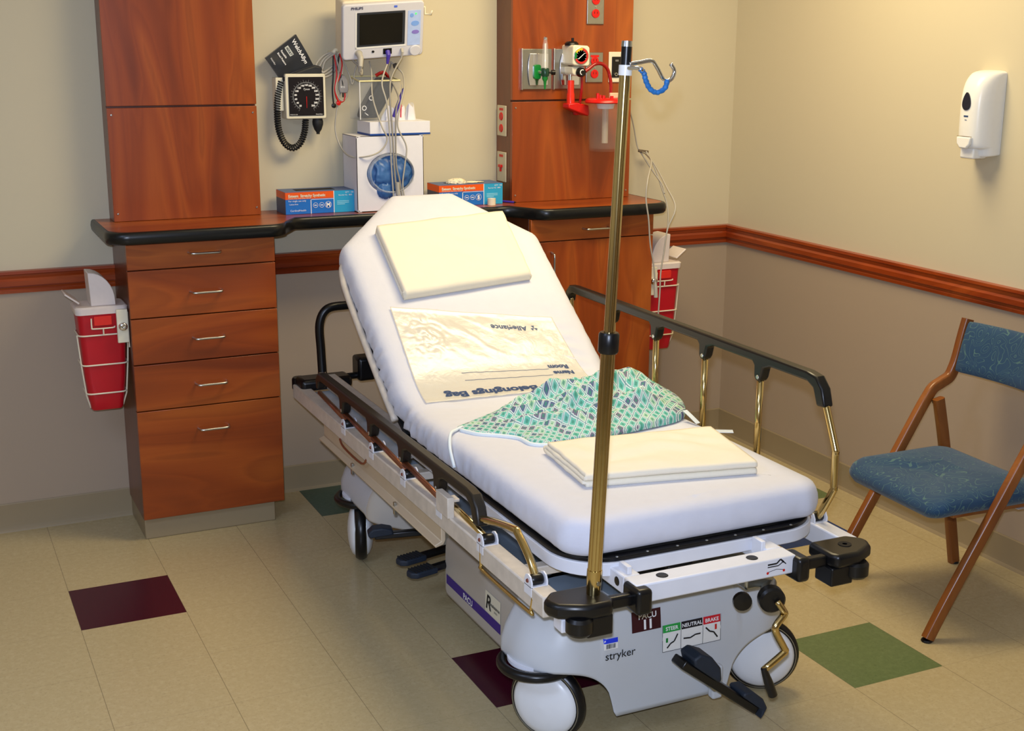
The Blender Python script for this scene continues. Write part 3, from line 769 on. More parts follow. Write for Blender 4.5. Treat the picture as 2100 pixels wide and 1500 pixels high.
MB().bb(-1.462, -1.432, -2.145, -2.12, .07, .16).build('apron_fin', M_hull, st, bev=.006)
# side pedals
def foot_pedal(x, y, z, ang, reach=.11):
    d = Vector((-math.cos(ang), -math.sin(ang), 0)); e = Vector((-d.y, d.x, 0)); c = Vector((x, y, z))
    p_ = MB(); w_ = .026
    out = [(-.042, -w_), (.03, -w_), (.046, -.012), (.046, .012), (.03, w_), (-.042, w_)]
    p_.prism([(q[0], q[1]) for q in out], .018, c, d, e)
    o = p_.build('side_pedal', PED, st, bev=.004)
    if (d.cross(e)).z < 0: pass
    g_ = MB()
    for k in range(7):
        q = c+d*(-.034+k*.011)+Vector((0, 0, .019)); g_.box(q, (.004, .044, .003), Matrix((d, e, Vector((0, 0, 1)))).transposed())
    g_.build('tread_ribs', M_blackm, o)
    MB().tube([c-d*.035+Vector((0, 0, .008)), c-d*(.035+reach)+Vector((0, 0, .008))], .013, 8).build('pedal_lever', M_black, o, smooth=True)
foot_pedal(-1.905, -1.185, .155, .25); foot_pedal(-1.905, -1.275, .15, .25)
o, rot2, d2 = pedal_arm('side_brake_arm', (-1.78, -1.03, .178), (-1.95, -.985, .172), .024, .02)
pad(Vector((-1.925, -.99, .178)), 0, rot2, prof=[(-.035, 0), (-.03, .018), (.0, .026), (.03, .024), (.048, .008), (.04, -.006)], w_=.045)
# crank at the foot right
gx = -1.462
MB().cyl((gx+.05, -2.28, .432), (gx, -2.345, .432), .019, 18).build('crank_housing', M_steel, st, smooth=True)
kb = MB().lathe([(0, 0), (.026, 0), (.031, .006), (.031, .026), (.026, .032), (0, .032)], (gx+.012, -2.335, .430), (-.35, -.93, 0), 24).build('crank_hub', M_black, st, smooth=True)
MB().lathe([(0, 0), (.018, 0), (.022, .006), (.022, .018), (0, .02)], (gx-.035, -2.29, .412), (-.35, -.93, 0), 20).build('crank_hub', M_black, st, smooth=True)
b = MB(); b.tube(smoothpath([(gx+.004, -2.375, .434), (gx+.016, -2.385, .412), (gx+.018, -2.385, .402), (gx-.008, -2.39, .380), (gx-.004, -2.39, .362), (gx+.022, -2.39, .318), (gx+.020, -2.39, .308), (gx-.035, -2.39, .276)], 3), .0085, 8)
b.build('crank_arm', M_warmchrome, st, smooth=True, angle=180)
MB().lathe([(0, -.002), (.007, 0), (.0105, .04), (.011, .08), (.008, .083), (0, .084)], (gx-.036, -2.392, .282), (.38, 0, -.92), 16).build('crank_grip', M_black, st, smooth=True)
MB().bb(gx-.03, gx+.05, -2.30, -2.24, .435, .475).build('crank_mount', M_steel, st, bev=.006)
# ------------------------------------------------------------------ IV pole
ip = thing('iv_pole', (-1.915, -2.33, .45), 'tall telescoping IV pole with blue taped hook clamped at the stretcher foot', 'iv pole')
def pl(z): 
    t = (z-.49)/(1.67-.49); return Vector((-1.9155+.050*t, -2.33, z))
MB().tube([pl(.475), pl(.528)], .0135, 16).build('socket_sleeve', M_nickel, ip, smooth=True)
def fluted(z0, z1, r, nf, amp):
    m_ = MB(); n = 64; rows = []
    for z in (z0, (z0+z1)/2, z1):
        c = pl(z); rows.append([c+Vector((math.cos(2*PI*k/n), math.sin(2*PI*k/n), 0))*(r*(1-amp*(math.sin(nf*PI*k/n)**8))) for k in range(n)])
    m_.grid(rows, True, False); m_._add(rows[0], [list(range(n))]); m_._add(rows[-1], [list(range(n))]); return m_
fluted(.555, 1.07, .0155, 8, .10).build('lower_tube', M_warmchrome, ip, smooth=True)
MB().tube([pl(.50), pl(.515), pl(.556), pl(.575)], [.0105, .015, .0168, .0168], 20).build('ferrule', M_warmchrome, ip, smooth=True)
MB().lathe([(0, 0), (.005, 0), (.005, .002), (0, .003)], pl(.548)+Vector((.002, -.0165, 0)), (0, -1, 0), 12).build('set_screw', M_steel, ip)
MB().tube([pl(1.052), pl(1.056), pl(1.092), pl(1.096)], [.019, .0215, .0215, .019], 24).build('height_collar', M_black, ip, smooth=True)
fluted(1.094, 1.625, .0118, 6, .06).build('upper_tube', M_warmchrome, ip, smooth=True)
MB().tube([pl(1.612), pl(1.632)], .0135, 20).build('hook_collar', M_wplast, ip, smooth=True)
MB().tube([pl(1.632), pl(1.668)], .0105, 20).build('top_grip', M_black, ip, smooth=True)
MB().tube([pl(1.667), pl(1.678)], [.0115, .0105], 20).build('top_cap', M_nickel, ip, smooth=True)
h1 = smoothpath([(-1.866, -2.342, 1.634), (-1.845, -2.345, 1.637), (-1.818, -2.345, 1.640), (-1.804, -2.345, 1.627), (-1.790, -2.345, 1.606), (-1.778, -2.345, 1.601), (-1.767, -2.345, 1.609), (-1.764, -2.345, 1.622), (-1.773, -2.345, 1.634)], 5)
MB().tube(h1, .0042, 10).build('wire_hook', M_chrome, ip, smooth=True, angle=180)
MB().tube(smoothpath([(-1.868, -2.342, 1.626), (-1.855, -2.365, 1.626), (-1.847, -2.365, 1.618)], 4), .0042, 10).build('wire_hook', M_chrome, ip, smooth=True)
h2 = smoothpath([(-1.855, -2.365, 1.6255), (-1.846, -2.365, 1.617), (-1.841, -2.365, 1.603), (-1.831, -2.365, 1.587), (-1.815, -2.365, 1.580), (-1.797, -2.365, 1.588), (-1.792, -2.365, 1.604)], 6)
M_tape = mat('blue_tape', (40, 120, 196), .5, var=.3, vs=160)
MB().tube(h2, [.0052+.0007*math.sin(i*2.1) for i in range(len(h2))], 10).build('taped_hook', M_tape, ip, smooth=True)
# ------------------------------------------------------------------ linen and bag lying on the stretcher
def N2(a, b_, c=0): return noise.noise(Vector((a, b_, c)))
def quad(c00, c10, c11, c01):
    def f(u, v):
        return tuple((c00[i]*(1-u)+c10[i]*u)*(1-v)+(c01[i]*(1-u)+c11[i]*u)*v for i in range(2))
    return f
def folded(name, Q, passes, th, label, ragged, m, nu=60, lay=.0045, seed=0):
    # serpentine ribbon: profile in (v, h), swept along u; Q maps (u, v) to (x, s) on the bed surface
    prof = []; pitch = th/passes; r = pitch/2
    n = 26
    for k in range(passes):
        h = k*pitch+r*.15
        vs = [i/n for i in range(n+1)]
        if k % 2: vs = vs[::-1]
        prof += [(v, h) for v in vs]
        if k < passes-1:
            e = 1 if k % 2 == 0 else 0; sg = 1 if e else -1
            for q in (30, 60, 90, 120, 150): prof.append((e+sg*.022*math.sin(math.radians(q)), h+pitch*(1-math.cos(math.radians(q)))/2))
    rows_o, rows_i = [], []
    P = [Vector(p_) for p_ in prof]
    rows = []
    for a in range(nu+1):
        u = a/nu; row = []
        off = []
        for i, (v, h) in enumerate(prof):
            k = int(h/pitch); jag = 0
            if ragged: jag = .012*math.sin(k*2.3+seed)+.006*N2(k*3.1+seed, v*6)
            uu = u+(jag*max(0, (u-.85)/.15) if ragged != 2 else jag*max(0, (.12-u)/.12)*-1)
            x, s = Q(uu, v)
            edge = min(1, min(u, 1-u)*9, (min(max(v, 0), max(1-v, 0)))*7+.25)
            wv = (h/th)*(.013*N2(x*7+seed, s*7, 1)+.0035*N2(x*19, s*19, seed+2)+.0034*math.sin(s*46+x*18+4*N2(x*6, s*6, seed)))
            row.append((x, s, max(.0015, h*(.90+.10*edge)+wv*edge)))
        rows.append(row)
    W = [[bed(s, x, h+.002) for x, s, h in r_] for r_ in rows]
    # give the ribbon thickness along its local normal in the profile plane
    O = []
    for r_ in W:
        o = []
        for i in range(len(r_)):
            t = (r_[min(i+1, len(r_)-1)]-r_[max(i-1, 0)]).normalized()
            uax = (W[-1][i]-W[0][i]).normalized(); nn = uax.cross(t).normalized(); o.append(nn)
        O.append(o)
    hl = pitch*.44
    A = [[p_+n_*hl for p_, n_ in zip(r_, o)] for r_, o in zip(W, O)]; B_ = [[p_-n_*hl for p_, n_ in zip(r_, o)] for r_, o in zip(W, O)]
    full = [a+b_[::-1] for a, b_ in zip(A, B_)]
    mb = MB(); mb.grid(full, True, False)
    L = len(full[0])
    for row, rev in ((0, 1), (-1, 0)):
        base = 0 if row == 0 else (len(full)-1)*L
        for i in range(L//2-1):
            f = (base+i, base+i+1, base+L-2-i, base+L-1-i); mb.f.append(list(f)); mb.m.append(0)
    # lift so that nothing sinks in the sheet
    o = mb.build(name, m, None, smooth=True, angle=180)
    return o
def xs_of(x, y): return (x-XC, s_of(y))
# blanket on the raised back
q = quad(xs_of(-1.790, -.590), xs_of(-1.787, -.828), xs_of(-1.330, -.792), xs_of(-1.322, -.560))
def Qb(u, v):
    x, s = q(v, u); return x+.0*v, s
# v runs head -> foot here, u runs left -> right
o = folded('folded_blanket', lambda u, v: Qb(u, 1-v if False else v), 2, .050, '', 1, M_blanket, seed=3)
tag(o, 'cream folded blanket used as a pillow high on the raised backrest', 'blanket', 'folded flannel blankets on the stretcher')
q2 = quad(xs_of(-1.742, -1.755), xs_of(-1.772, -2.015), xs_of(-1.335, -2.10), xs_of(-1.275, -1.81))
o = folded('folded_blanket', lambda u, v: q2(v, u), 4, .040, '', 2, M_blanket, seed=11)
tag(o, 'cream folded blanket with layered edges at the foot of the bed behind the IV pole', 'blanket', 'folded flannel blankets on the stretcher')
# tags peeking from the blankets
def ribbon(name, pts, w_, m, label=None, parent=None, th=.0012):
    P = smoothpath(pts, 6); rows = []
    for i, p_ in enumerate(P):
        t = (P[min(i+1, len(P)-1)]-P[max(i-1, 0)]).normalized(); sd = t.cross(Vector((0, 0, 1)))
        sd = sd.normalized() if sd.length > .1 else Vector((1, 0, 0)); up = sd.cross(t)
        rows.append([p_-sd*w_/2, p_+sd*w_/2, p_+sd*w_/2+up*th, p_-sd*w_/2+up*th])
    mb = MB(); mb.grid(rows, True, False); mb._add(rows[0], [(0, 1, 2, 3)]); mb._add(rows[-1], [(3, 2, 1, 0)])
    return mb.build(name, m, parent, smooth=True, angle=60)
M_tagc = mat('pale_blue_white_strip', (216, 228, 240), .6)
o = ribbon('cloth_strip', [(-1.33, -1.735, .645), (-1.26, -1.765, .6455), (-1.195, -1.80, .646)], .026, M_tagc)
tag(o, 'pale white cloth strip lying between the gown and the foot blanket', 'cloth strip')
# --- belongings bag
cb = [(-1.842, -.862), (-1.322, -.948), (-1.300, -1.235), (-1.862, -1.215)]
cbx = [xs_of(*c) for c in cb]
qb = quad(cbx[0], cbx[3], cbx[2], cbx[1])   # u: top->bottom, v: left->right
def bag_h(u, v):
    x, s = qb(u, v)
    calm = max(0, 1-abs(v-.66)/.22)*max(0, 1-abs(u-.15)/.14)+max(0, min(1, (u-.50)/.08)); calm = min(1, calm)
    wk = (1-.8*calm)*(.0012*abs(N2(x*22, s*16, 5))+.0035*max(0, N2(x*9+3, s*11, 8)))
    cr = (max(0, 1-abs(v-.16)/.16)*max(0, 1-abs(u-.28)/.34))*(.010*abs(N2(x*34, s*30, 2))+.004*abs(N2(x*70, s*60, 4)))
    cr += (1-calm)*max(0, 1-abs(v-.5)/.34)*max(0, 1-abs(u-.25)/.3)*.008*max(0, N2(x*26+s*22, s*14, 7))
    cr += max(0, 1-abs(u-.985)/.05)*.007*abs(N2(x*16, s*60, 9))
    lift = .004+.0022*max(0, 1-u/.04)
    return lift+wk+cr
def bagpt(u, v, e=0):
    x, s = qb(u, v); return bed(s, x, bag_h(u, v)+e)
t = NT('plastic_bag_film'); v_ = t.coords(); nn = t.noise(v_, 22, 4, .6, .5)
t.b.inputs['Base Color'].default_value = lin((244, 239, 224)); t.b.inputs['Roughness'].default_value = .22
t.b.inputs['Alpha'].default_value = .46; t.b.inputs['Specular IOR Level'].default_value = .9
t.b.inputs['Coat Weight'].default_value = .35; t.b.inputs['Coat Roughness'].default_value = .05; t.bump(nn, .4, .006); M_bag = t.m
bg = empty('belongings_bag', bagpt(.9, .5)); tag(bg, 'flat clear plastic patient belongings bag with blue print lying on the raised backrest', 'plastic bag')
R_ = [[bagpt(i/90, j/120) for j in range(121)] for i in range(91)]
R2 = [[bagpt(i/90, j/120, -.0012) for j in range(121)] for i in range(91)]
mb = MB(); mb.grid(R_)
film = mb.build('bag_film', M_bag, bg, smooth=True, angle=180); sd = film.modifiers.new('film', 'SOLIDIFY'); sd.thickness = .0006
# print: reads from the head of the bed, so u decreases along text-up... letters run right to left for the camera
BW = .53; BH = .37
def bagtext(s_, size, u0, v0, bold=0, **k):
    # v0: right-hand start in [0,1]; text x runs toward smaller v; text up runs toward larger u (foot)
    return text('bag_print', s_, size, (0, 0, 0), (-1, 0, 0), (0, -1, 0), M_txtb, bg, mapper=lambda a, b_: bagpt(u0-b_/BH*-1, v0-a/BW, .0016), bold=bold, **k)
bagtext('Allegiance', .029, .135, .80, .0006)
bagtext('Room', .026, .615, .925, .0012); bagtext('Name', .026, .700, .935, .0012)
bagtext('Patient\'s Belongings Bag', .040, .890, .985, .0016, squash=1.18)
for u0 in (.665, .750):
    R_ = [[bagpt(u0+.006*N2(j*.21, u0*5)-.003, .80-.52*j/60, .0014), bagpt(u0+.006*N2(j*.21, u0*5)+.0015, .80-.52*j/60, .0014)] for j in range(61)]
    mb = MB(); mb.grid(R_); mb.build('printed_line', M_txtb, bg, fix=False)
mb = MB(); cx_, cy_ = .845, .155
for k in range(3): 
    a = k*2.1; mb._add([bagpt(cy_, cx_, .0015), bagpt(cy_+.035*math.sin(a), cx_+.022*math.cos(a), .0015), bagpt(cy_+.035*math.sin(a+.9), cx_+.022*math.cos(a+.9), .0015)], [(0, 1, 2)])
mb.build('printed_emblem', M_txtb, bg, fix=False)
# --- patient gown
poly = [(-1.865, -1.455), (-1.835, -1.520), (-1.79, -1.556), (-1.745, -1.60), (-1.735, -1.665), (-1.70, -1.69), (-1.60, -1.685), (-1.50, -1.69), (-1.40, -1.675), (-1.27, -1.645), (-1.20, -1.565), (-1.185, -1.46), (-1.205, -1.36), (-1.27, -1.31), (-1.36, -1.315), (-1.46, -1.335), (-1.58, -1.345), (-1.70, -1.375), (-1.79, -1.415)]
P2 = smoothpath([(a, b_, 0) for a, b_ in poly+[poly[0]]], 8)[:-1]
NP = len(P2); cen = Vector((-1.50, -1.50, 0))
def gown_h(x, y, t):
    # t = 0 at rim, 1 at centre
    d = min(1, t*2.6); body = math.sin(d*PI/2)**.8
    back_ = max(0, min(1, (y+1.62)/.18)); big = .026+.056*max(0, (x+1.75)/.5)+.030*back_*max(0, min(1, (x+1.80)/.2))*min(1, (y+1.70)/.22 if y > -1.70 else 0)
    big = min(big, .095)
    r1 = 1-abs(N2(x*5.0+y*9+2, y*5-x*4.2, 3))*2.2; r2 = 1-abs(N2(x*11+y*17, y*13-x*9, 6))*2
    fold = .55*max(0, r1)**2+.25*max(0, r2)**2
    peak = .030*math.exp(-((x+1.28)**2/.010+(y+1.38)**2/.006))
    ph = math.atan2(y+1.50, x+1.90); rho = math.hypot(y+1.50, x+1.90)
    rd = 1-abs(math.sin(ph*9.5+2.2*N2(x*3, y*3, 9)+rho*2.2)); rd2 = 1-abs(math.sin(ph*21+3*N2(x*5, y*5, 4)-rho*4))
    swirl = .032*rd**1.5*min(1, rho*2.6)+.014*rd2**1.5*min(1, rho*3)
    return .004+body*(big*(.62+.35*fold)+peak*.6+swirl*d)
rows = []; K = 46
for k in range(K+1):
    t_ = k/K; row = []
    for i, p_ in enumerate(P2):
        w_ = (1-t_)
        x, y = cen.x+(p_.x-cen.x)*w_, cen.y+(p_.y-cen.y)*w_
        rg = .006*N2(i*.25, 3)*(1-t_) if k < 4 else 0
        h = gown_h(x, y, t_)
        if k == 0: h = .003
        b_ = bed(s_of(y), x-XC, h); out = (p_-cen).normalized()
        bulge = .016*math.sin(min(1, t_*7)*PI)*(1 if t_ < .143 else 0)
        row.append(b_+out*(bulge+rg))
    rows.append(row)
gmb = MB(); gmb.grid(rows, True, False)
g = gmb.build('gown_cloth_tmp', None or M_sheet, None, smooth=True, angle=180, merge=.0002, fix=True)
t = NT('gown_print_cotton'); uvn = t.coords((1, 1, .5), 'Object', (0, 0, .85))
wn = t.n.new('ShaderNodeTexNoise'); t.ln(uvn, wn.inputs['Vector']); wn.inputs['Scale'].default_value = 5; wn.inputs['Detail'].default_value = 1
vm = t.n.new('ShaderNodeVectorMath'); vm.operation = 'MULTIPLY_ADD'; t.ln(wn.outputs['Color'], vm.inputs[0]); vm.inputs[1].default_value = (.05, .05, 0); t.ln(uvn, vm.inputs[2])
sp = t.n.new('ShaderNodeSeparateXYZ'); t.ln(vm.outputs[0], sp.inputs[0])
cmb = t.n.new('ShaderNodeCombineXYZ'); t.ln(sp.outputs[0], cmb.inputs[0]); t.ln(sp.outputs[1], cmb.inputs[1])
cell = .0190
def cellc(o): 
    q_ = t.math('DIVIDE', o, cell); f_ = t.math('FRACT', q_); return t.math('FLOOR', q_), t.math('ABSOLUTE', t.math('SUBTRACT', f_, .5))
fx, ax_ = cellc(sp.outputs[0]); fy_, ay_ = cellc(sp.outputs[1])
dmx = t.math('MAXIMUM', ax_, ay_)
wn2 = t.n.new('ShaderNodeTexWhiteNoise'); wn2.noise_dimensions = '2D'
c2 = t.n.new('ShaderNodeCombineXYZ'); t.ln(fx, c2.inputs[0]); t.ln(fy_, c2.inputs[1]); t.ln(c2.outputs[0], wn2.inputs['Vector'])
cr = t.n.new('ShaderNodeValToRGB'); cr.color_ramp.interpolation = 'CONSTANT'; t.ln(wn2.outputs['Value'], cr.inputs[0])
el = cr.color_ramp.elements
cols = [(0, (104, 186, 172)), (.30, (92, 104, 140)), (.44, (120, 190, 180)), (.66, (168, 206, 178)), (.82, (116, 112, 136)), (.9, (96, 176, 160))]
while len(el) < len(cols): el.new(.5)
for e_, (p_, c_) in zip(el, cols): e_.position = p_; e_.color = lin(c_)
base = cr.outputs[0]
inner = t.math('MULTIPLY', t.math('LESS_THAN', dmx, .17), .75)
base = t.mix(inner, base, lin((58, 138, 116)))
base = t.mix(t.math('GREATER_THAN', dmx, .36), base, lin((216, 228, 226)))
base = t.mix(t.math('GREATER_THAN', dmx, .455), base, lin((112, 150, 156)))
t.ln(base, t.b.inputs['Base Color']); t.b.inputs['Roughness'].default_value = .85; t.bump(t.noise(t.coords(), 500, 2), .15, .0008)
M_gown = t.m
bpy.data.objects.remove(g)
gw = empty('patient_gown', (-1.5, -1.5, .645)); tag(gw, 'crumpled teal and grey diamond print hospital gown heaped mid bed', 'hospital gown')
gmb.build('gown_cloth', M_gown, gw, smooth=True, angle=180, merge=.0002)
M_tie = clothmat('white_cotton_tie', (226, 236, 240), 600)
tie = smoothpath([bed(s_of(-1.462), -.29, .008), bed(s_of(-1.475), -.315, .006), bed(s_of(-1.50), -.342, .004), Vector((XC-.362, -1.545, .618)), Vector((XC-.366, -1.585, .578))], 5)
MB().tube(tie, .0045, 8).build('neck_tie', M_tie, gw, smooth=True, angle=180)
ribbon('waist_tie', [bed(s_of(-1.64), .312, .030), bed(s_of(-1.665), .318, .018), bed(s_of(-1.69), .325, .004)], .016, M_tie, parent=gw)
hem = [bed(s_of(y), x-XC, .004) for x, y in [(-1.862, -1.475), (-1.835, -1.53), (-1.79, -1.566), (-1.75, -1.61), (-1.742, -1.67), (-1.70, -1.698), (-1.66, -1.70)]]
MB().tube(smoothpath(hem, 6), .006, 8).build('white_lining_edge', M_tie, gw, smooth=True, angle=180)
# ------------------------------------------------------------------ things on the back wall
FX, FZ = Vector((1, 0, 0)), Vector((0, 0, 1))
def rrect(x0, x1, z0, z1, r, n=5):
    o = []
    for cx, cz, a in ((x1-r, z1-r, 0), (x0+r, z1-r, 90), (x0+r, z0+r, 180), (x1-r, z0+r, 270)):
        for k in range(n+1):
            q = math.radians(a+90*k/n); o.append((cx+r*math.cos(q), cz+r*math.sin(q)))
    return o
def plate(name, x0, x1, z0, z1, y0, y1, m, parent, r=.003, bev=.001, seg=2):
    # rounded slab between y0 (front) and y1 (back)
    mb = MB(); mb.prism(rrect(x0, x1, z0, z1, r), y1-y0, (0, y1, 0), (1, 0, 0), (0, 0, 1)); return mb.build(name, m, parent, bev=bev, seg=seg)
# --- patient monitor, leaning forward on its wall mount
mo = thing('patient_monitor', (-1.59, -.02, 1.69), 'grey patient monitor with dark screen tilted forward on the wall above the cap dispenser', 'monitor')
Rm = Matrix.Rotation(math.radians(-4), 3, 'Y') @ Matrix.Rotation(math.radians(17), 3, 'X')
Cm = Vector((-1.590, -.155, 1.706))
def mp(x, y, z): return Cm+Rm @ Vector((x, y, z))     # local: x right, y back, z up; front face y = 0
def mbuild(name, m, parent, fn, **k):
    b = MB(); fn(b)
    b.v = [Cm+Rm @ v for v in b.v]; return b.build(name, m, parent, **k)
def slab(x0, x1, z0, z1, y0, y1, r=.004): return lambda b: b.prism(rrect(x0, x1, z0, z1, r), y1-y0, (0, y1, 0), (1, 0, 0), (0, 0, 1))
M_moncase = mat('monitor_case_grey', (206, 206, 214), .4, var=.02)
mbuild('front_bezel', M_moncase, mo, slab(-.152, .150, -.098, .098, 0, .022, .014), bev=.005, seg=3)
mbuild('rear_housing', mat('monitor_case_cream', (226, 214, 190), .45, var=.03), mo, slab(-.146, .156, -.094, .104, .022, .10, .012), bev=.006, seg=3)
scr = mbuild('screen_recess', mat('screen_surround', (44, 48, 56), .4), mo, slab(-.100, .078, -.052, .068, -.0015, .001, .002))
mbuild('screen', M_screen, scr, slab(-.091, .068, -.045, .061, -.0026, .001, .001))
mbuild('screen_frame_trim', M_wplast, mo, lambda b: [b.bb(-.106, .082, -.0012, .001, -.059, -.053), b.bb(-.106, -.101, -.0012, .001, -.059, .070)])
kp = mbuild('key_panel', mat('pale_blue_membrane', (176, 198, 244), .4), mo, slab(.089, .137, -.058, .066, -.0012, .001, .002))
def disc(x, z, rx, rz, y0, y1): return lambda b: b.prism([(x+rx*math.cos(2*PI*k/24), z+rz*math.sin(2*PI*k/24)) for k in range(24)], y1-y0, (0, y1, 0), (1, 0, 0), (0, 0, 1))
mbuild('membrane_key', mat('sky_blue_key', (124, 168, 240), .4), kp, disc(.103, .049, .007, .007, -.002, 0))
mbuild('membrane_key', MC['sky_blue_key'], kp, disc(.116, .020, .015, .009, -.002, 0))
mbuild('membrane_key', mat('lilac_key', (134, 120, 204), .4), kp, disc(.118, -.011, .014, .007, -.002, 0))
gl = NT('green_indicator'); gl.b.inputs['Emission Color'].default_value = lin((60, 255, 80)); gl.b.inputs['Emission Strength'].default_value = 1.5; gl.b.inputs['Base Color'].default_value = lin((60, 200, 80))
mbuild('power_indicator', gl.m, kp, disc(.118, .054, .003, .003, -.0022, 0))
mbuild('rotary_knob', M_moncase, mo, disc(.118, -.078+.002, .026, .018, -.006, 0) if False else disc(.117, -.077, .022, .0195, -.009, 0), bev=.003)
mbuild('logo_square', mat('logo_blue', (80, 110, 220), .5), mo, slab(.036, .048, .080, .087, -.001, .001, .001))
text('maker_name', 'PHILIPS', .0125, mp(-.122, -.0008, .080), Rm @ FX, Rm @ FZ, mat('slate_ink', (60, 62, 84), .5), mo, bold=.0004, squash=1.1)
mbuild('ecg_socket', M_grey, mo, disc(-.094, -.074, .0135, .012, -.004, 0))
mbuild('nibp_port', M_black, mo, disc(-.040, -.072, .005, .004, -.002, 0))
mbuild('spo2_socket', M_black, mo, slab(-.002, .030, -.084, -.064, -.002, .001, .001))
mbuild('ecg_plug', M_grey, mo, lambda b: b.tube([(-.094, -.004, -.074), (-.096, -.030, -.082), (-.102, -.045, -.105), (-.104, -.040, -.125)], [.0115, .0105, .009, .004], 14), smooth=True)
mbuild('spo2_plug', M_purple_p, mo, lambda b: b.tube([(.014, -.002, -.074), (.013, -.014, -.084), (.009, -.016, -.115)], [.009, .008, .004], 10), smooth=True)
mbuild('temperature_plug', M_grey, mo, lambda b: b.tube([(.068, -.001, -.070), (.066, -.012, -.078), (.063, -.012, -.10)], [.006, .005, .003], 10), smooth=True)
mbuild('side_hook', M_cream, mo, lambda b: b.tube([(.156, .05, .068), (.170, .045, .060), (.171, .045, .036), (.190, .035, .036), (.192, .03, .052)], .0042, 8), smooth=True, angle=180)
MB().bb(-1.625, -1.555, -.06, -.001, 1.64, 1.76).build('wall_mount', M_wplast, mo, bev=.006)
def cable(name, pts, r, m, parent, n=7): return MB().tube(smoothpath(pts, n), r, 8).build(name, m, parent, smooth=True, angle=180)
M_cab2 = mat('darker_grey_cable', (150, 146, 138), .45)
cable('patient_cable', [mp(-.104, -.040, -.125), (-1.668, -.13, 1.555), (-1.655, -.09, 1.575), (-1.672, -.06, 1.60), (-1.70, -.05, 1.632)], .0035, M_grey, mo)
cable('patient_cable', [(-1.617, -.07, 1.60), (-1.617, -.09, 1.56), (-1.632, -.14, 1.475), (-1.620, -.195, 1.38), (-1.602, -.200, 1.335), (-1.625, -.200, 1.295), (-1.672, -.200, 1.276), (-1.722, -.16, 1.272), (-1.732, -.08, 1.295), (-1.744, -.05, 1.354), (-1.738, -.05, 1.423), (-1.722, -.05, 1.49)], .003, M_grey, mo)
cable('patient_cable', [mp(.009, -.016, -.115), (-1.607, -.17, 1.527), (-1.598, -.195, 1.453), (-1.591, -.20, 1.325), (-1.587, -.20, 1.222), (-1.580, -.20, 1.10)], .003, M_grey, mo)
cable('patient_cable', [mp(.063, -.012, -.10), (-1.575, -.18, 1.545), (-1.588, -.20, 1.478), (-1.583, -.205, 1.342), (-1.578, -.205, 1.222), (-1.565, -.20, 1.10)], .0035, M_cab2, mo)
cable('patient_cable', [(-1.535, -.06, 1.60), (-1.515, -.07, 1.58), (-1.498, -.09, 1.555), (-1.520, -.16, 1.507), (-1.550, -.195, 1.444), (-1.561, -.20, 1.376), (-1.530, -.20, 1.306), (-1.537, -.20, 1.238), (-1.546, -.20, 1.168), (-1.534, -.20, 1.09)], .0028, M_grey, mo)
cable('patient_cable', [(-1.53, -.06, 1.598), (-1.545, -.08, 1.55), (-1.552, -.19, 1.478), (-1.567, -.20, 1.427), (-1.570, -.20, 1.256), (-1.557, -.20, 1.183), (-1.545, -.20, 1.09)], .0032, M_cab2, mo)
MB().tube([(-1.568, -.206, 1.180), (-1.566, -.206, 1.135)], .0075, 10).build('cable_junction', M_grey, mo, smooth=True)
MB().lathe([(0, 0), (.008, .002), (.010, .012), (.006, .02), (0, .021)], (-1.524, -.075, 1.592), (.3, -.5, -1), 14).build('cable_tie_loop', mat('charcoal_strap', (70, 66, 62), .6), mo, smooth=True)
# --- ECG lead bundle on its wall hook
ld = thing('lead_wire_bundle', (-1.735, -.03, 1.54), 'coiled grey, red and black lead wires hanging on a wall hook between gauge and monitor', 'lead wires')
MB().tube(smoothpath([(-1.745, -.001, 1.632), (-1.745, -.05, 1.632), (-1.738, -.055, 1.64), (-1.728, -.05, 1.638)], 4), .006, 10).build('wall_hook', M_cream, ld, smooth=True)
for k in range(3):
    o_ = .010*k; cable('coiled_cable', [(-1.742+o_*.4, -.045-.004*k, 1.632), (-1.775, -.045-.004*k, 1.622-o_), (-1.806+o_, -.05, 1.593-o_), (-1.812+o_, -.055, 1.566+o_*.3), (-1.786, -.055-.003*k, 1.546+o_*.8), (-1.749-o_*.3, -.05, 1.559+o_), (-1.728, -.045, 1.60), (-1.74, -.045, 1.63)], .0040, M_grey, ld)
LC = [M_black, M_red, M_grey, M_red, M_grey, M_black, M_cream]
LP = [[(-1.745, -.05, 1.63), (-1.748, -.055, 1.559), (-1.753, -.055, 1.50), (-1.750, -.055, 1.452)],
      [(-1.743, -.052, 1.63), (-1.737, -.06, 1.56), (-1.745, -.06, 1.50), (-1.734, -.06, 1.46)],
      [(-1.742, -.05, 1.63), (-1.728, -.06, 1.57), (-1.742, -.062, 1.51), (-1.735, -.06, 1.478), (-1.716, -.055, 1.462), (-1.698, -.055, 1.482), (-1.700, -.055, 1.51)],
      [(-1.722, -.05, 1.628), (-1.716, -.06, 1.59), (-1.727, -.06, 1.545), (-1.745, -.06, 1.51), (-1.738, -.058, 1.47), (-1.722, -.055, 1.458), (-1.708, -.055, 1.47), (-1.708, -.055, 1.505)],
      [(-1.74, -.05, 1.634), (-1.710, -.05, 1.605), (-1.688, -.055, 1.55), (-1.678, -.055, 1.52), (-1.667, -.055, 1.565), (-1.657, -.055, 1.60), (-1.668, -.05, 1.622)],
      [(-1.722, -.05, 1.628), (-1.730, -.055, 1.58), (-1.722, -.058, 1.55), (-1.716, -.06, 1.52), (-1.714, -.055, 1.475)],
      [(-1.724, -.05, 1.63), (-1.712, -.05, 1.585), (-1.716, -.058, 1.555)]]
for c_, p_ in zip(LC, LP): cable('lead_wire', p_, .0028, c_, ld)
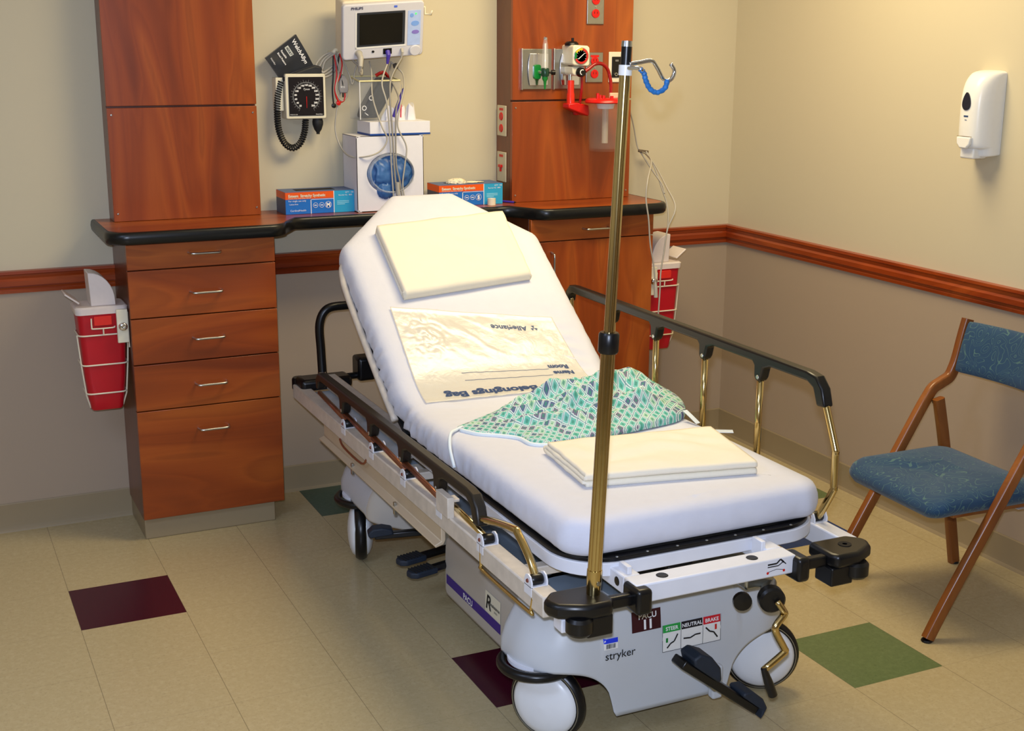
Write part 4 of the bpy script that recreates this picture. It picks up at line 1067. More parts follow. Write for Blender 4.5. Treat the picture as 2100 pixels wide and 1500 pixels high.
b = MB(); b.prism([(-.006, .034), (.004, .034), (.016, .014), (.018, -.016), (.014, -.028), (-.014, -.028), (-.018, -.016), (-.015, .014)], .012, (-1.712, -.050, 1.518), (1, 0, 0), (0, 0, 1)); b.build('lead_yoke', mat('yoke_grey', (150, 148, 150), .4), ld, bev=.003)
text('yoke_lettering', 'ECG', .008, (-1.724, -.0625, 1.508), FX, FZ, M_txtw, ld, bold=.0002)
for x_, z_, c_ in ((-1.750, 1.446, M_black), (-1.733, 1.455, M_red)):
    MB().lathe([(0, -.006), (.0075, -.006), (.0085, -.003), (.0085, .003), (0, .005)], (x_, -.058, z_), (0, -1, 0), 16).build('snap_clip', c_, ld, smooth=True)
# --- aneroid gauge with cuff and coiled hose
ga = thing('blood_pressure_gauge', (-1.853, -.03, 1.48), 'square black dial blood pressure gauge on the wall with navy cuff and coiled hose', 'blood pressure gauge')
plate('housing', -1.927, -1.781, 1.402, 1.558, -.066, -.001, M_cream, ga, .006, .003)
fc = plate('dial_face', -1.916, -1.790, 1.413, 1.547, -.0685, -.066, mat('dial_black', (26, 22, 26), .3), ga, .001, 0)
gc = Vector((-1.853, -.0690, 1.480))
rm = MB(); R1, R2, n_ = .050, .0465, 60; rows = [[gc+Vector((r_*math.sin(a), -.0004, r_*math.cos(a))) for a in [math.radians(-150+300*k/n_) for k in range(n_+1)]] for r_ in (R2, R1)]
rm.grid(rows); rm.build('scale_ring', mat('scale_grey', (110, 112, 114), .5), fc, fix=False)
tk = MB()
for k in range(31):
    a = math.radians(-150+10*k); L_ = .0075 if k % 2 == 0 else .004
    d_ = Vector((math.sin(a), 0, math.cos(a))); e_ = Vector((d_.z, 0, -d_.x))*.0006; p0 = gc+d_*.0505; p1 = gc+d_*(.0505+L_); tk._add([p0-e_, p0+e_, p1+e_, p1-e_], [(0, 1, 2, 3)])
tk.build('scale_ticks', mat('tick_grey', (120, 118, 120), .5), fc, fix=False)
for k, v_ in enumerate(range(20, 301, 20)):
    a = math.radians(-144+288*k/14); d_ = Vector((math.sin(a), 0, math.cos(a))); text('dial_number', str(v_), .0088, gc+d_*.0395+Vector((0, -.0005, -.003)), FX, FZ, M_txtw, fc, bold=.0003, center=True)
text('dial_maker', 'Tycos', .010, gc+Vector((0, -.0005, .022)), FX, FZ, M_txtw, fc, center=True, shear=.3)
b = MB(); b.prism([(-.0012, 0), (.0012, 0), (.0006, -.040), (-.0006, -.040)][::-1], .0008, gc+Vector((0, -.0012, 0)), (1, 0, 0), (0, 0, 1)); b.build('pointer', M_red, fc)
text('dial_note', 'MADE IN USA', .0045, gc+Vector((-.061, -.0005, -.064)), FX, FZ, M_txtw, fc); text('dial_note', 'WelchAllyn', .0055, gc+Vector((.032, -.0005, -.064)), FX, FZ, M_txtw, fc)
plate('cuff_basket', -1.957, -1.93, 1.43, 1.545, -.05, -.001, M_cream, ga, .004, .002)
# cuff: a folded wedge of fabric standing up behind the gauge
ux = Vector((.83, 0, .55)).normalized(); uz = Vector((-.55, 0, .83)).normalized()
cuo = Vector((-1.945, -.040, 1.538))
b = MB(); nx_, nz_ = 14, 14; rr = []
X_ = Vector((.845, 0, .535)); Z_ = Vector((-.10, 0, .995))
A_ = Vector((-1.988, -.048, 1.612)); B_ = Vector((-1.878, -.052, 1.692)); C_ = Vector((-1.812, -.050, 1.575)); D_ = Vector((-1.935, -.046, 1.535))
def cf(u, v, e): 
    p_ = A_.lerp(B_, u).lerp(D_.lerp(C_, u), v); return p_+Vector((0, e-.010*math.sin(v*PI)*.6+.004*N2(u*3, v*3, 2), 0))
rows = [[cf(i/nx_, j/nz_, 0) for i in range(nx_+1)] for j in range(nz_+1)]
back = [[cf(i/nx_, j/nz_, .016) for i in range(nx_+1)] for j in range(nz_+1)]
b.grid(rows); b.grid(back)
per = [(i, 0) for i in range(nx_)]+[(nx_, j) for j in range(nz_)]+[(i, nz_) for i in range(nx_, 0, -1)]+[(0, j) for j in range(nz_, 0, -1)]
loop1 = [rows[j][i] for i, j in per]; loop2 = [back[j][i] for i, j in per]; b.grid([loop1, loop2], True, False)
cuf = b.build('cuff', M_cuff, ga, smooth=True, angle=60, merge=.0003)
b = MB(); b.prism([(-1.935, 1.545), (-1.90, 1.560), (-1.85, 1.578), (-1.815, 1.588), (-1.790, 1.582), (-1.788, 1.560), (-1.80, 1.545), (-1.93, 1.530)][::-1], .05, (0, -.014, 0), (1, 0, 0), (0, 0, 1)); b.build('folded_cuff_tail', M_cuff, cuf, bev=.008, seg=3)
cX = (C_-B_).normalized(); cY = Vector((0, -1, 0)).cross(cX)*-1
cY = (B_-A_).normalized()
AB_, BC_ = (B_-A_).length, (C_-B_).length
def ctext(s_, size, u, v, m=None, **k): return text('cuff_print', s_, size, (0, 0, 0), cX, cY, m or M_txtw, cuf, mapper=lambda a, b: cf(u+b/AB_, v+a/BC_, -.0028), **k)
ctext('WelchAllyn', .0205, .80, .06, bold=.0005)
ctext('Reusable', .0105, .42, .10, bold=.0002); ctext('Blood Pressure', .0098, .31, .10, bold=.0002)
b = MB(); b.grid([[cf(u_, .10+.30*k/8, -.0018) for k in range(9)] for u_ in (.555, .61, .665)]); b.build('adult_tab', mat('pale_tab', (204, 208, 200), .6), cuf, fix=False)
ctext('ADULT', .0105, .585, .13, m=M_txtk, bold=.0004)
ctext('WelchAllyn', .008, .08, .10)
# coiled hose
cp = smoothpath([(-1.937, -.045, 1.535), (-1.950, -.045, 1.477), (-1.954, -.045, 1.41), (-1.949, -.045, 1.359), (-1.930, -.045, 1.316), (-1.902, -.045, 1.300), (-1.874, -.045, 1.317), (-1.857, -.045, 1.357), (-1.852, -.045, 1.40)], 10)
L_ = [0]
for a_, b_ in zip(cp, cp[1:]): L_.append(L_[-1]+(b_-a_).length)
pts = []; turns = 46; M_ = turns*12
for i in range(M_+1):
    d_ = L_[-1]*i/M_; k = max(j for j in range(len(L_)) if L_[j] <= d_+1e-9); k = min(k, len(cp)-2)
    f = (d_-L_[k])/(L_[k+1]-L_[k]); c_ = cp[k].lerp(cp[k+1], f); t_ = (cp[k+1]-cp[k]).normalized(); n1_ = t_.cross(Vector((0, 1, 0))).normalized()
    q = 2*PI*turns*i/M_; pts.append(c_+n1_*math.cos(q)*.0095+Vector((0, 1, 0))*math.sin(q)*.0095)
MB().tube(pts, .0030, 6).build('coiled_hose', M_blackm, ga, smooth=True, angle=180)
MB().lathe([(0, 0), (.017, .0), (.0195, -.012), (.019, -.022), (.013, -.040), (.006, -.050), (.006, -.056), (0, -.056)], (-1.806, -.04, 1.402), (0, 0, 1), 24).build('inflation_bulb', M_blackm, ga, smooth=True)
# --- sensor basket
bs = thing('clear_wall_basket', (-1.595, -.06, 1.40), 'clear open topped wall basket below the monitor holding a black cuff', 'basket')
M_acr = mat('clear_acrylic', (236, 242, 248), .05, bump=0, var=0, alpha=.06, spec=.8)
b = MB()
plate('front_pane', -1.672, -1.520, 1.396, 1.532, -.118, -.115, M_acr, bs, .003, 0)
plate('back_pane', -1.672, -1.520, 1.396, 1.545, -.005, -.002, M_acr, bs, .003, 0)
MB().bb(-1.672, -1.520, -.115, -.005, 1.394, 1.397).build('bottom_pane', M_acr, bs)
for x in (-1.671, -1.521): MB().bb(x-.0015, x+.0015, -.115, -.005, 1.397, 1.53).build('side_pane', M_acr, bs)
MB().tube([(-1.673, -.118, 1.532), (-1.520, -.118, 1.534), (-1.520, -.006, 1.546), (-1.673, -.006, 1.546)], .0028, 8, closed=True).build('rim', mat('bright_rim', (236, 226, 170), .3), bs, smooth=True)
for x in (-1.672,): MB().cyl((x, -.118, 1.398), (x, -.118, 1.532), .002, 8).build('edge_strip', M_wplast, bs)
cu = thing('spare_cuff', (-1.60, -.06, 1.40), 'black folded cuff with white symbols standing inside the clear wall basket', 'blood pressure cuff')
b = MB(); b.prism([(-1.662, 1.402), (-1.650, 1.440), (-1.600, 1.520), (-1.590, 1.542), (-1.560, 1.545), (-1.535, 1.530), (-1.545, 1.49), (-1.575, 1.44), (-1.600, 1.402)][::-1], .07, (0, -.035, 0), (1, 0, 0), (0, 0, 1)); b.v = [Vector((v.x, v.y, v.z)) for v in b.v]
b.build('cuff_fabric', M_cuff, cu, bev=.010, seg=3)
for (x_, z_, s_) in ((-1.652, 1.425, 'O'), (-1.625, 1.46, 'O'), (-1.640, 1.41, 'i')): text('cuff_symbol', s_, .024, (x_, -.1060, z_), Vector((.6, 0, .8)), Vector((-.8, 0, .6)), M_txtw, cu, bold=.0004)
MB().tube(smoothpath([(-1.60, -.085, 1.55), (-1.575, -.09, 1.562), (-1.555, -.08, 1.552), (-1.545, -.07, 1.53)], 4), .006, 8).build('dark_red_hose', M_redclear, cu, smooth=True)
cl = thing('violet_sensor_clip', (-1.53, -.135, 1.45), 'violet finger sensor clip dangling in front of the clear wall basket', 'sensor clip')
b = MB(); b.prism([(-1.560, 1.408), (-1.548, 1.404), (-1.532, 1.445), (-1.520, 1.48), (-1.513, 1.512), (-1.522, 1.50), (-1.535, 1.47), (-1.548, 1.44)], .012, (0, -.135, 0), (1, 0, 0), (0, 0, 1)); b.build('clip_body', M_purple_p, cl, bev=.003)
MB().tube([(-1.5285, -.150, 1.45), (-1.530, -.150, 1.428), (-1.531, -.150, 1.405)], .0028, 8).build('red_lead_end', M_red, cl, smooth=True)
MB().tube([(-1.527, -.150, 1.47), (-1.521, -.14, 1.52)], .0015, 6).build('clip_wire', M_grey, cl, smooth=True)
# --- tissue box and cap carton
tb = thing('tissue_box', (-1.545, -.105, 1.345), 'flat white tissue box with blue base stripe on top of the cap carton', 'tissue box')
MB().bb(-1.660, -1.432, -.185, -.045, 1.3455, 1.393).build('carton', M_paper, tb, bev=.001)
MB().bb(-1.6604, -1.4316, -.1856, -.0444, 1.3456, 1.352).build('blue_stripe', mat('navy_stripe', (24, 70, 150), .5), tb)
b = MB(); rows = []
for k in range(9):
    t_ = k/8; rr = []
    for j in range(25):
        a = 2*PI*j/25; r_ = (.030*(1-t_*.3)+.008*math.sin(a*5+t_*2)); rr.append(Vector((-1.545+r_*1.3*math.cos(a)+.006*t_, -.11+r_*.5*math.sin(a), 1.393+.045*t_+.010*t_*math.sin(a*2+1))))
    rows.append(rr)
b.grid(rows, True, False); b._add(rows[-1], [list(range(25))]); b.build('tissue', M_paper, tb, smooth=True)
b = MB(); rows = [[Vector((-1.475+.02*math.cos(a)*(1-.4*t_)+.004*math.sin(4*a), -.10+.012*math.sin(a), 1.393+.05*t_+.012*t_*math.sin(2*a))) for a in [2*PI*j/20 for j in range(20)]] for t_ in (0, .3, .6, 1)]
b.grid(rows, True, False); b._add(rows[-1], [list(range(20))]); b.build('tissue', M_paper, tb, smooth=True)
cb_ = thing('cap_carton', (-1.58, -.10, CT), 'tall white carton with an oval opening full of blue bouffant caps on the counter', 'carton')
# carton front with a real oval opening
ox, oz, rx_, rz_ = -1.585, 1.211, .090, .073
x0, x1, z0, z1, yf, yb = -1.712, -1.459, CT+.001, 1.3445, -.185, -.03
b = MB(); n_ = 64; inn, out = [], []
for k in range(n_):
    a = 2*PI*k/n_; c_, s_ = math.cos(a), math.sin(a); inn.append((ox+rx_*c_, oz+rz_*s_))
    m_ = min(((x1 if c_ > 0 else x0)-ox)/c_ if abs(c_) > 1e-6 else 9, ((z1 if s_ > 0 else z0)-oz)/s_ if abs(s_) > 1e-6 else 9); out.append((ox+m_*c_, oz+m_*s_))
rows = [[Vector((p_[0], yf, p_[1])) for p_ in out], [Vector((p_[0], yf, p_[1])) for p_ in inn], [Vector((p_[0], yf+.002, p_[1])) for p_ in inn], [Vector((p_[0], yf+.002, p_[1])) for p_ in out]]
b.grid(rows, True, True)
b.bb(x0, x0+.002, yf, yb, z0, z1); b.bb(x1-.002, x1, yf, yb, z0, z1); b.bb(x0, x1, yf, yb, z0, z0+.002); b.bb(x0, x1, yf, yb, z1-.002, z1); b.bb(x0, x1, yb-.002, yb, z0, z1)
b.build('carton', M_paper, cb_)
def blob(name, c, rx, ry, rz, amp, fr, m, parent, n=40):
    b = MB(); rows = []
    for i in range(n+1):
        th = PI*i/n; rows.append([])
        for j in range(n*2):
            ph = 2*PI*j/(n*2); d_ = Vector((math.sin(th)*math.cos(ph), math.sin(th)*math.sin(ph), math.cos(th)))
            q = 1+amp*(1-2*abs(N2(d_.x*fr+c[0]*9, d_.y*fr, 1)+N2(d_.z*fr, d_.x*fr*2, 4)*.6))
            rows[-1].append(Vector(c)+Vector((d_.x*rx, d_.y*ry, d_.z*rz))*q)
    b.grid(rows, True, False); return b.build(name, m, parent, smooth=True, angle=180, merge=.0002)
blob('blue_caps', (-1.585, -.150, 1.208), .090, .042, .068, .16, 3.2, M_blue_p, cb_)
blob('blue_caps', (-1.605, -.182, 1.150), .030, .014, .028, .2, 3, M_blue_p, cb_, 20)
fl = MB(); rows = []
for t_ in range(5):
    rows.append([Vector((ox+(rx_*(1.0-.14*t_/4)+.004*N2(a*3, t_, 2))*math.cos(a), yf-.004-.016*math.sin(t_/4*PI*.8)-.004*N2(a*4, t_), oz+(rz_*(1.0-.14*t_/4))*math.sin(a))) for a in [2*PI*k/72 for k in range(72)]])
fl.grid(rows, True, False); ff = fl.build('clear_film_edge', mat('clear_film', (226, 232, 238), .15, var=0, bump=0, alpha=.28, spec=1), cb_, smooth=True, angle=180)
# --- glove boxes
def glove_box(x0, x1, yf, label, size, open_glove):
    z0, z1 = CT+.0005, CT+.078; t = thing('glove_box', ((x0+x1)/2, yf+.055, CT), label, 'glove box', 'boxes of exam gloves on the countertop')
    MB().bb(x0, x1, yf, yf+.118, z0, z1).build('carton', mat('cobalt_card', (30, 112, 200), .45, var=.04), t, bev=.001)
    xo = x0+(x1-x0)*.70
    def dec(n_, a, b_, c, d, m, l=.0006): return MB().bb(x0+(x1-x0)*a, x0+(x1-x0)*b_, yf-l, yf, z0+(z1-z0)*c, z0+(z1-z0)*d).build(n_, m, t)
    MO = mat('orange_ink', (236, 92, 20), .45, var=.03); MCy = mat('cyan_ink', (44, 162, 208), .45, var=.03)
    dec('orange_band', 0, .695, .68, .995, MO); dec('cyan_panel', .705, 1, .005, .995, MCy); dec('white_rule', .695, .705, .0, 1, M_txtw)
    dec('white_rule', .36, .695, .635, .655, M_txtw, .0008); dec('white_rule', .36, .37, .0, .655, M_txtw, .0008)
    MB().bb(x0-.0006, x0, yf, yf+.118, z0+(z1-z0)*.68, z1).build('orange_end_band', MO, t); MB().bb(x0-.0006, x0, yf, yf+.118, z0, z0+(z1-z0)*.68).build('grey_end_panel', mat('slate_card', (74, 86, 112), .5), t)
    MB().bb(x0, x1, yf, yf+.118, z1, z1+.0006).build('lid_print', mat('muted_blue_card', (84, 104, 150), .5, var=.1), t)
    MB().bb(x0+.05, x1-.06, yf+.035, yf+.085, z1+.0005, z1+.0012).build('dispensing_slot', M_gap, t)
    w_ = x1-x0
    text('box_print', 'Esteem  Stretchy Synthetic', .0135, (x0+.010, yf-.0008, z0+.060), FX, FZ, M_cream, t, bold=.0005, squash=.92)
    text('box_print', 'Powder-Free Vinyl Exam Gloves', .0062, (x0+.010, yf-.0008, z0+.054), FX, FZ, M_cream, t)
    text('box_print', 'For single use only', .0085, (x0+.010, yf-.0008, z0+.044), FX, FZ, M_txtw, t); text('box_print', '· Latex-free', .0075, (x0+.010, yf-.0008, z0+.033), FX, FZ, M_txtw, t)
    text('box_print', 'CardinalHealth', .0095, (x0+.016, yf-.0008, z0+.010), FX, FZ, M_txtw, t)
    text('box_print', 'QTY  100', .0075, (x0+.217*w_/.25, yf-.0008, z0+.068), FX, FZ, M_txtw, t); text('box_print', 'Reorder No.  8882', .0065, (x0+.192*w_/.25, yf-.0008, z0+.059), FX, FZ, M_txtw, t)
    for k in range(3): dec('fine_print', .745, .92-.06*(k == 2), .50-k*.07, .53-k*.07, mat('pale_cyan_ink', (150, 214, 236), .5), .0011)
    for k, (cx_, r_) in enumerate(((.43, .0085), (.52, .0085), (.615, .0115))):
        cx2 = x0+w_*cx_; cz2 = z0+.029
        MB().tube([(cx2+r_*math.cos(2*PI*i/24), yf-.0008, cz2+r_*math.sin(2*PI*i/24)) for i in range(24)], .0007, 6, closed=True).build('printed_ring', M_txtw, t)
        if k == 2: text('size_letter', size, .019, (cx2, yf-.0009, cz2-.0065), FX, FZ, M_txtw, t, bold=.0012, center=True)
        else: text('printed_mark', 'gl', .012, (cx2, yf-.0009, cz2-.003), FX, FZ, M_txtw, t, center=True) if False else MB().bb(cx2-.005, cx2+.005, yf-.0012, yf-.0002, cz2-.0015, cz2+.0015).build('printed_mark', M_txtw, t)
    if open_glove:
        blob('protruding_glove', (x0+w_*.36, yf+.055, z1+.003), .032, .020, .013, .35, 3.5, M_glove, t, 24)
        blob('protruding_glove', (x0+w_*.58, yf+.06, z1+.001), .045, .016, .004, .3, 3, M_glove, t, 24)
    return t
glove_box(-1.965, -1.713, -.150, 'blue and orange glove box marked M at the left of the counter', 'M', False)
glove_box(-1.385, -1.128, -.150, 'blue and orange glove box marked S with a cream glove pulled out on the right', 'S', True)
tp = thing('tape_roll', (-1.183, -.165, CT), 'small white roll of medical tape in front of the S glove box', 'tape')
MB().lathe([(.008, 0), (.0155, 0), (.0155, .025), (.008, .025)], (-1.183, -.172, CT+.0005), (0, 0, 1), 28, closed=True).build('tape_band', M_cream, tp, smooth=True)
MB().lathe([(.0065, -.0), (.0078, -.0), (.0078, .026), (.0065, .026)], (-1.183, -.172, CT+.0005), (0, 0, 1), 24, closed=True).build('tape_core', M_wplast, tp, smooth=True)
pn = thing('pen', (-1.10, -.15, CT), 'violet pen lying on the counter beside the S glove box', 'pen')
MB().cyl((-1.122, -.10, CT+.005), (-1.085, -.165, CT+.005), .004, 12).build('pen_barrel', M_purple_p, pn, smooth=True)
MB().tube([(-1.085, -.165, CT+.005), (-1.081, -.172, CT+.005)], [.004, .001], 10).build('pen_tip', M_black, pn, smooth=True)
# --- headwall outlets and gas fittings
def duplex(x0, x1, z0, z1, y, label, header):
    t = thing('red_power_outlet', ((x0+x1)/2, y, (z0+z1)/2), label, 'outlet', 'red emergency outlets on the headwall panel')
    plate('cover_plate', x0, x1, z0, z1, y-.006, y-.0002, M_steel, t, .002, .003)
    cx_ = (x0+x1)/2; zc_ = (z0+z1)/2
    for s_ in (1, -1):
        o_ = disc(cx_, zc_+s_*.024, .0165, .0165, y-.009, y-.006); b = MB(); o_(b); r_ = b.build('receptacle', M_red, t, bev=.001)
        for dx in (-.006, .006): MB().bb(cx_+dx-.001, cx_+dx+.001, y-.0095, y-.0088, zc_+s_*.024-.001, zc_+s_*.024+.007).build('slot', M_gap, r_)
    MB().lathe([(0, .002), (.003, .0015), (.0035, 0)], (cx_, y-.006, zc_), (0, -1, 0), 10).build('screw', M_nickel, t)
    if header: MB().bb(cx_-.018, cx_+.018, y-.0068, y-.0058, z1-.018, z1-.010).build('red_tag', M_red, t)
HY = -.142
duplex(-.779, -.706, 1.735, 1.862, HY, 'red outlet on the cherry panel cut by the top of the photo', False)
duplex(-.779, -.706, 1.520, 1.632, HY, 'red outlet on the cherry panel behind the red suction hose', True)
def sideplate(z0, z1, label, kind):
    t = thing('red_power_outlet' if kind == 'outlet' else 'red_toggle_switch', (-1.085, -.055, (z0+z1)/2), label, 'outlet' if kind == 'outlet' else 'switch')
    MB().bb(-1.091, -1.0852, -.095, -.018, z0, z1).build('cover_plate', mat('plate_beige', (206, 196, 166), .4), t, bev=.002)
    zc_ = (z0+z1)/2
    MB().bb(-1.0918, -1.0908, -.073, -.040, z1-.019, z1-.010).build('red_tag', M_red, t)
    if kind == 'outlet':
        for s_ in (1, -1): MB().lathe([(0, .003), (.014, .003), (.0155, .001), (.0155, 0)], (-1.091, -.0565, zc_+s_*.022-.006), (-1, 0, 0), 24).build('receptacle', M_red, t)
    else:
        b = MB(); b.bb(-1.099, -1.091, -.070, -.043, zc_-.002, zc_+.008); b.bb(-1.097, -1.091, -.061, -.052, zc_-.018, zc_-.0021); b.build('toggle', M_red, t, bev=.001)
    return t
sideplate(1.322, 1.436, 'red outlet on the left edge of the headwall panel, above the switch', 'outlet')
sideplate(1.149, 1.262, 'red toggle switch low on the left edge of the headwall panel', 'switch')
def gas(x0, x1, label, col):
    t = thing('gas_outlet', ((x0+x1)/2, HY, 1.571), label, 'gas outlet')
    plate('cover_plate', x0, x1, 1.497, 1.645, HY-.008, HY-.0002, M_steel, t, .002, .003)
    MB().bb(x0-.004, x0+.002, HY-.014, HY-.0002, 1.495, 1.647).build('edge_strip', M_nickel, t, bev=.002)
    b = MB(); b.prism([(x0+.030, 1.512), (x0+.024, 1.54), (x0+.022, 1.57), (x0+.024, 1.60), (x0+.030, 1.628), (x1-.018, 1.628), (x1-.018, 1.512)][::-1], .003, (0, HY-.011, 0), (1, 0, 0), (0, 0, 1)); b.build('raised_panel', M_chrome, t, bev=.001)
    if col:
        plate('oxygen_tag', x0+.042, x0+.070, 1.603, 1.619, HY-.013, HY-.0109, mat('bright_green', (30, 168, 40), .4), t, .002, 0)
        plate('connector_boss', x0+.044, x0+.072, 1.535, 1.588, HY-.022, HY-.0109, M_green_p, t, .008, .002)
    return t
gas(-1.049, -.926, 'steel oxygen outlet plate with green connector on the headwall panel', True)
gas(-.916, -.794, 'steel vacuum outlet plate behind the cream suction gauge', False)
fm = thing('oxygen_flowmeter', (-.972, -.19, 1.56), 'clear tube oxygen flowmeter with green nipple on the oxygen outlet', 'flowmeter')
MB().lathe([(.013, 1.575), (.0135, 1.60), (.010, 1.66), (.0075, 1.672), (.0075, 1.684), (.0045, 1.686)], (-.974, -.19, 0), (0, 0, 1), 24).build('sight_tube', M_glass, fm, smooth=True)
MB().cyl((-.974, -.19, 1.577), (-.974, -.19, 1.665), .0035, 10).build('inner_tube', M_wplast, fm, smooth=True)
MB().lathe([(.006, .122), (.0075, .125), (.0075, .131), (.004, .134), (0, .134)], (-.974, -.19, 1.555), (0, 0, 1), 16).build('top_cap', M_chrome, fm, smooth=True)
MB().lathe([(0, 1.546), (.014, 1.546), (.015, 1.55), (.015, 1.572), (.013, 1.576), (0, 1.577)], (-.974, -.19, 0), (0, 0, 1), 24).build('valve_body', mat('dark_green_body', (24, 60, 44), .25), fm, smooth=True)
MB().cyl((-.974, -.19, 1.560), (-.985, HY-.02, 1.560), .007, 12).build('inlet_stem', M_chrome, fm, smooth=True)
MB().lathe([(0, 0), (.004, 0), (.004, .012), (.009, .013), (.0095, .026), (0, .028)], (-.962, -.192, 1.560), (1, -.15, .0), 18).build('control_knob', M_black, fm, smooth=True)
MB().lathe([(.011, 1.546), (.011, 1.536), (.006, 1.528), (.0045, 1.515), (.003, 1.499), (0, 1.499)], (-.974, -.19, 0), (0, 0, 1), 16).build('green_nipple', M_green_p, fm, smooth=True)
sr = thing('suction_regulator', (-.862, -.20, 1.60), 'cream suction regulator with round colour banded dial on the vacuum outlet', 'suction regulator')
b = MB(); b.prism([(-.882, 1.590), (-.881, 1.656), (-.874, 1.660), (-.820, 1.657), (-.811, 1.650), (-.810, 1.588), (-.818, 1.582), (-.874, 1.586)][::-1], .095, (0, -.140, 0), (1, 0, 0), (0, 0, 1)); b.build('case', M_cream, sr, bev=.006, seg=3)
b = MB(); b.prism([(-.876, 1.5815), (-.822, 1.5815), (-.828, 1.556), (-.840, 1.546), (-.866, 1.548), (-.874, 1.556)], .07, (0, -.150, 0), (1, 0, 0), (0, 0, 1)); b.build('lower_case', M_cream, sr, bev=.005, seg=3)
dc = Vector((-.848, -.2352, 1.620))
MB().lathe([(0, 0), (.031, 0), (.031, .002), (.029, .003)], dc, (0, -1, 0), 36).build('dial_ring', M_nickel, sr, smooth=True)
def ring_sector(name, r0, r1, a0, a1, m, dy):
    mb = MB(); n_ = 20; rows = [[dc+Vector((r_*math.cos(a), -dy, r_*math.sin(a))) for a in [math.radians(a0+(a1-a0)*k/n_) for k in range(n_+1)]] for r_ in (r0, r1)]; mb.grid(rows); return mb.build(name, m, sr, fix=False)
ring_sector('green_zone', .021, .0285, 150, 205, M_green_p, .0036); ring_sector('yellow_zone', .021, .0285, 80, 150, mat('yellow_ink', (226, 190, 50), .5), .0036)
ring_sector('red_zone', .021, .0285, -60, 80, mat('dial_red_ink', (196, 40, 36), .5), .0036); ring_sector('red_zone', .021, .0285, 205, 300, MC['dial_red_ink'], .0036)
MB().lathe([(0, 0), (.021, 0)], dc+Vector((0, -.0036, 0)), (0, -1, 0), 32).build('dial_face', M_txtk, sr)
b = MB(); b.prism([(-.014, -.010), (-.012, -.012), (.014, .010), (.012, .011)], .0006, dc+Vector((0, -.0040, 0)), (1, 0, 0), (0, 0, 1)); b.build('needle', M_txtw, sr)
for k in range(9):
    a = math.radians(-30+k*30); p_ = dc+Vector((.0185*math.cos(a), -.0042, .0185*math.sin(a))); MB().box(p_, (.003, .0004, .001), Matrix.Rotation(-a, 3, 'Y')).build('dial_tick', M_txtw, sr)
kn = MB().lathe([(0, .018), (.014, .018), (.017, .014), (.018, 0), (0, 0)], (-.846, -.226, 1.561), (0, -1, 0), 28).build('mode_knob', M_black, sr, smooth=True, angle=50)
MB().tube([(-.846+.009*math.cos(a), -.2445, 1.561+.009*math.sin(a)) for a in [math.radians(60+k*24) for k in range(9)]], .0018, 6).build('knob_mark', M_txtw, kn, smooth=True)
MB().lathe([(.026, 0), (.026, .008), (.018, .015), (0, .017)], (-.862, -.185, 1.657), (0, 0, 1), 24).build('adjuster_cap', M_black, sr, smooth=True, angle=50)
MB().cyl((-.858, -.185, 1.673), (-.858, -.185, 1.685), .005, 10).build('adjuster_stub', M_black, sr, smooth=True)
MB().cyl((-.868, -.19, 1.552), (-.868, -.19, 1.53), .007, 12).build('outlet_stem', M_chrome, sr, smooth=True)
MB().cyl((-.862, -.15, 1.60), (-.862, HY-.008, 1.60), .012, 16).build('wall_connector', M_chrome, sr, smooth=True)
sc = thing('suction_canister', (-.76, -.26, 1.37), 'clear suction canister with bright red lid and red hoses under the regulator', 'suction canister')
cxx = Vector((-.755, -.262, 0))
MB().lathe([(.0, 1.272), (.058, 1.272), (.060, 1.278), (.067, 1.452), (.065, 1.452), (.058, 1.282), (0, 1.277)], cxx, (0, 0, 1), 48).build('canister_jar', M_clear, sc, smooth=True, angle=60)
MB().lathe([(0, 1.468), (.066, 1.466), (.075, 1.461), (.078, 1.452), (.075, 1.449), (0, 1.450)], cxx, (0, 0, 1), 48).build('lid', M_red, sc, smooth=True, angle=50)
MB().lathe([(.036, 1.4495), (.030, 1.428), (0, 1.427)], cxx, (0, 0, 1), 28).build('float_cup', M_wplast, sc, smooth=True, angle=50)
MB().lathe([(.012, 1.427), (.012, 1.30)], cxx, (0, 0, 1), 16).build('float_tube', mat('frosted_tube', (214, 206, 190), .3, alpha=.4), sc, smooth=True)
for dx, dy, h in ((-.045, -.02, .022), (-.025, -.03, .014), (-.018, .01, .014), (.004, -.04, .012)): MB().cyl(cxx+Vector((dx, dy, 1.464)), cxx+Vector((dx, dy, 1.464+h)), .006, 12).build('lid_port', M_red, sc, smooth=True)
b = MB(); b.bb(-.742, -.706, -.275, -.262, 1.466, 1.486); b.build('port_cap', mat('salmon_cap', (232, 190, 160), .4), sc, bev=.003)
vp = -.24
cable('suction_hose', [(-.832, vp, 1.565), (-.815, vp, 1.575), (-.792, vp, 1.590), (-.765, vp, 1.592), (-.742, vp, 1.578), (-.729, vp, 1.552), (-.727, vp-.01, 1.515), (-.733, vp-.02, 1.47)], .0068, M_redclear, sc)
cable('suction_hose', [(-.834, -.215, 1.555), (-.832, -.215, 1.51), (-.836, -.21, 1.45), (-.838, -.205, 1.418)], .0055, M_redclear, sc)
MB().lathe([(.0, .09), (.012, .09), (.013, .085), (.0125, .045), (.0145, .04), (.016, 0), (0, -.002)], (-.868, -.195, 1.441), (0, 0, 1), 24).build('trap_tube', mat('red_orange_plastic', (214, 44, 26), .25), sc, smooth=True, angle=50)
b = MB(); b.prism([(-.886, 1.428), (-.886, 1.446), (-.85, 1.449), (-.80, 1.438), (-.795, 1.408), (-.802, 1.398), (-.85, 1.415)][::-1], .05, (0, -.165, 0), (1, 0, 0), (0, 0, 1)); b.build('canister_bracket', M_red, sc, bev=.004)
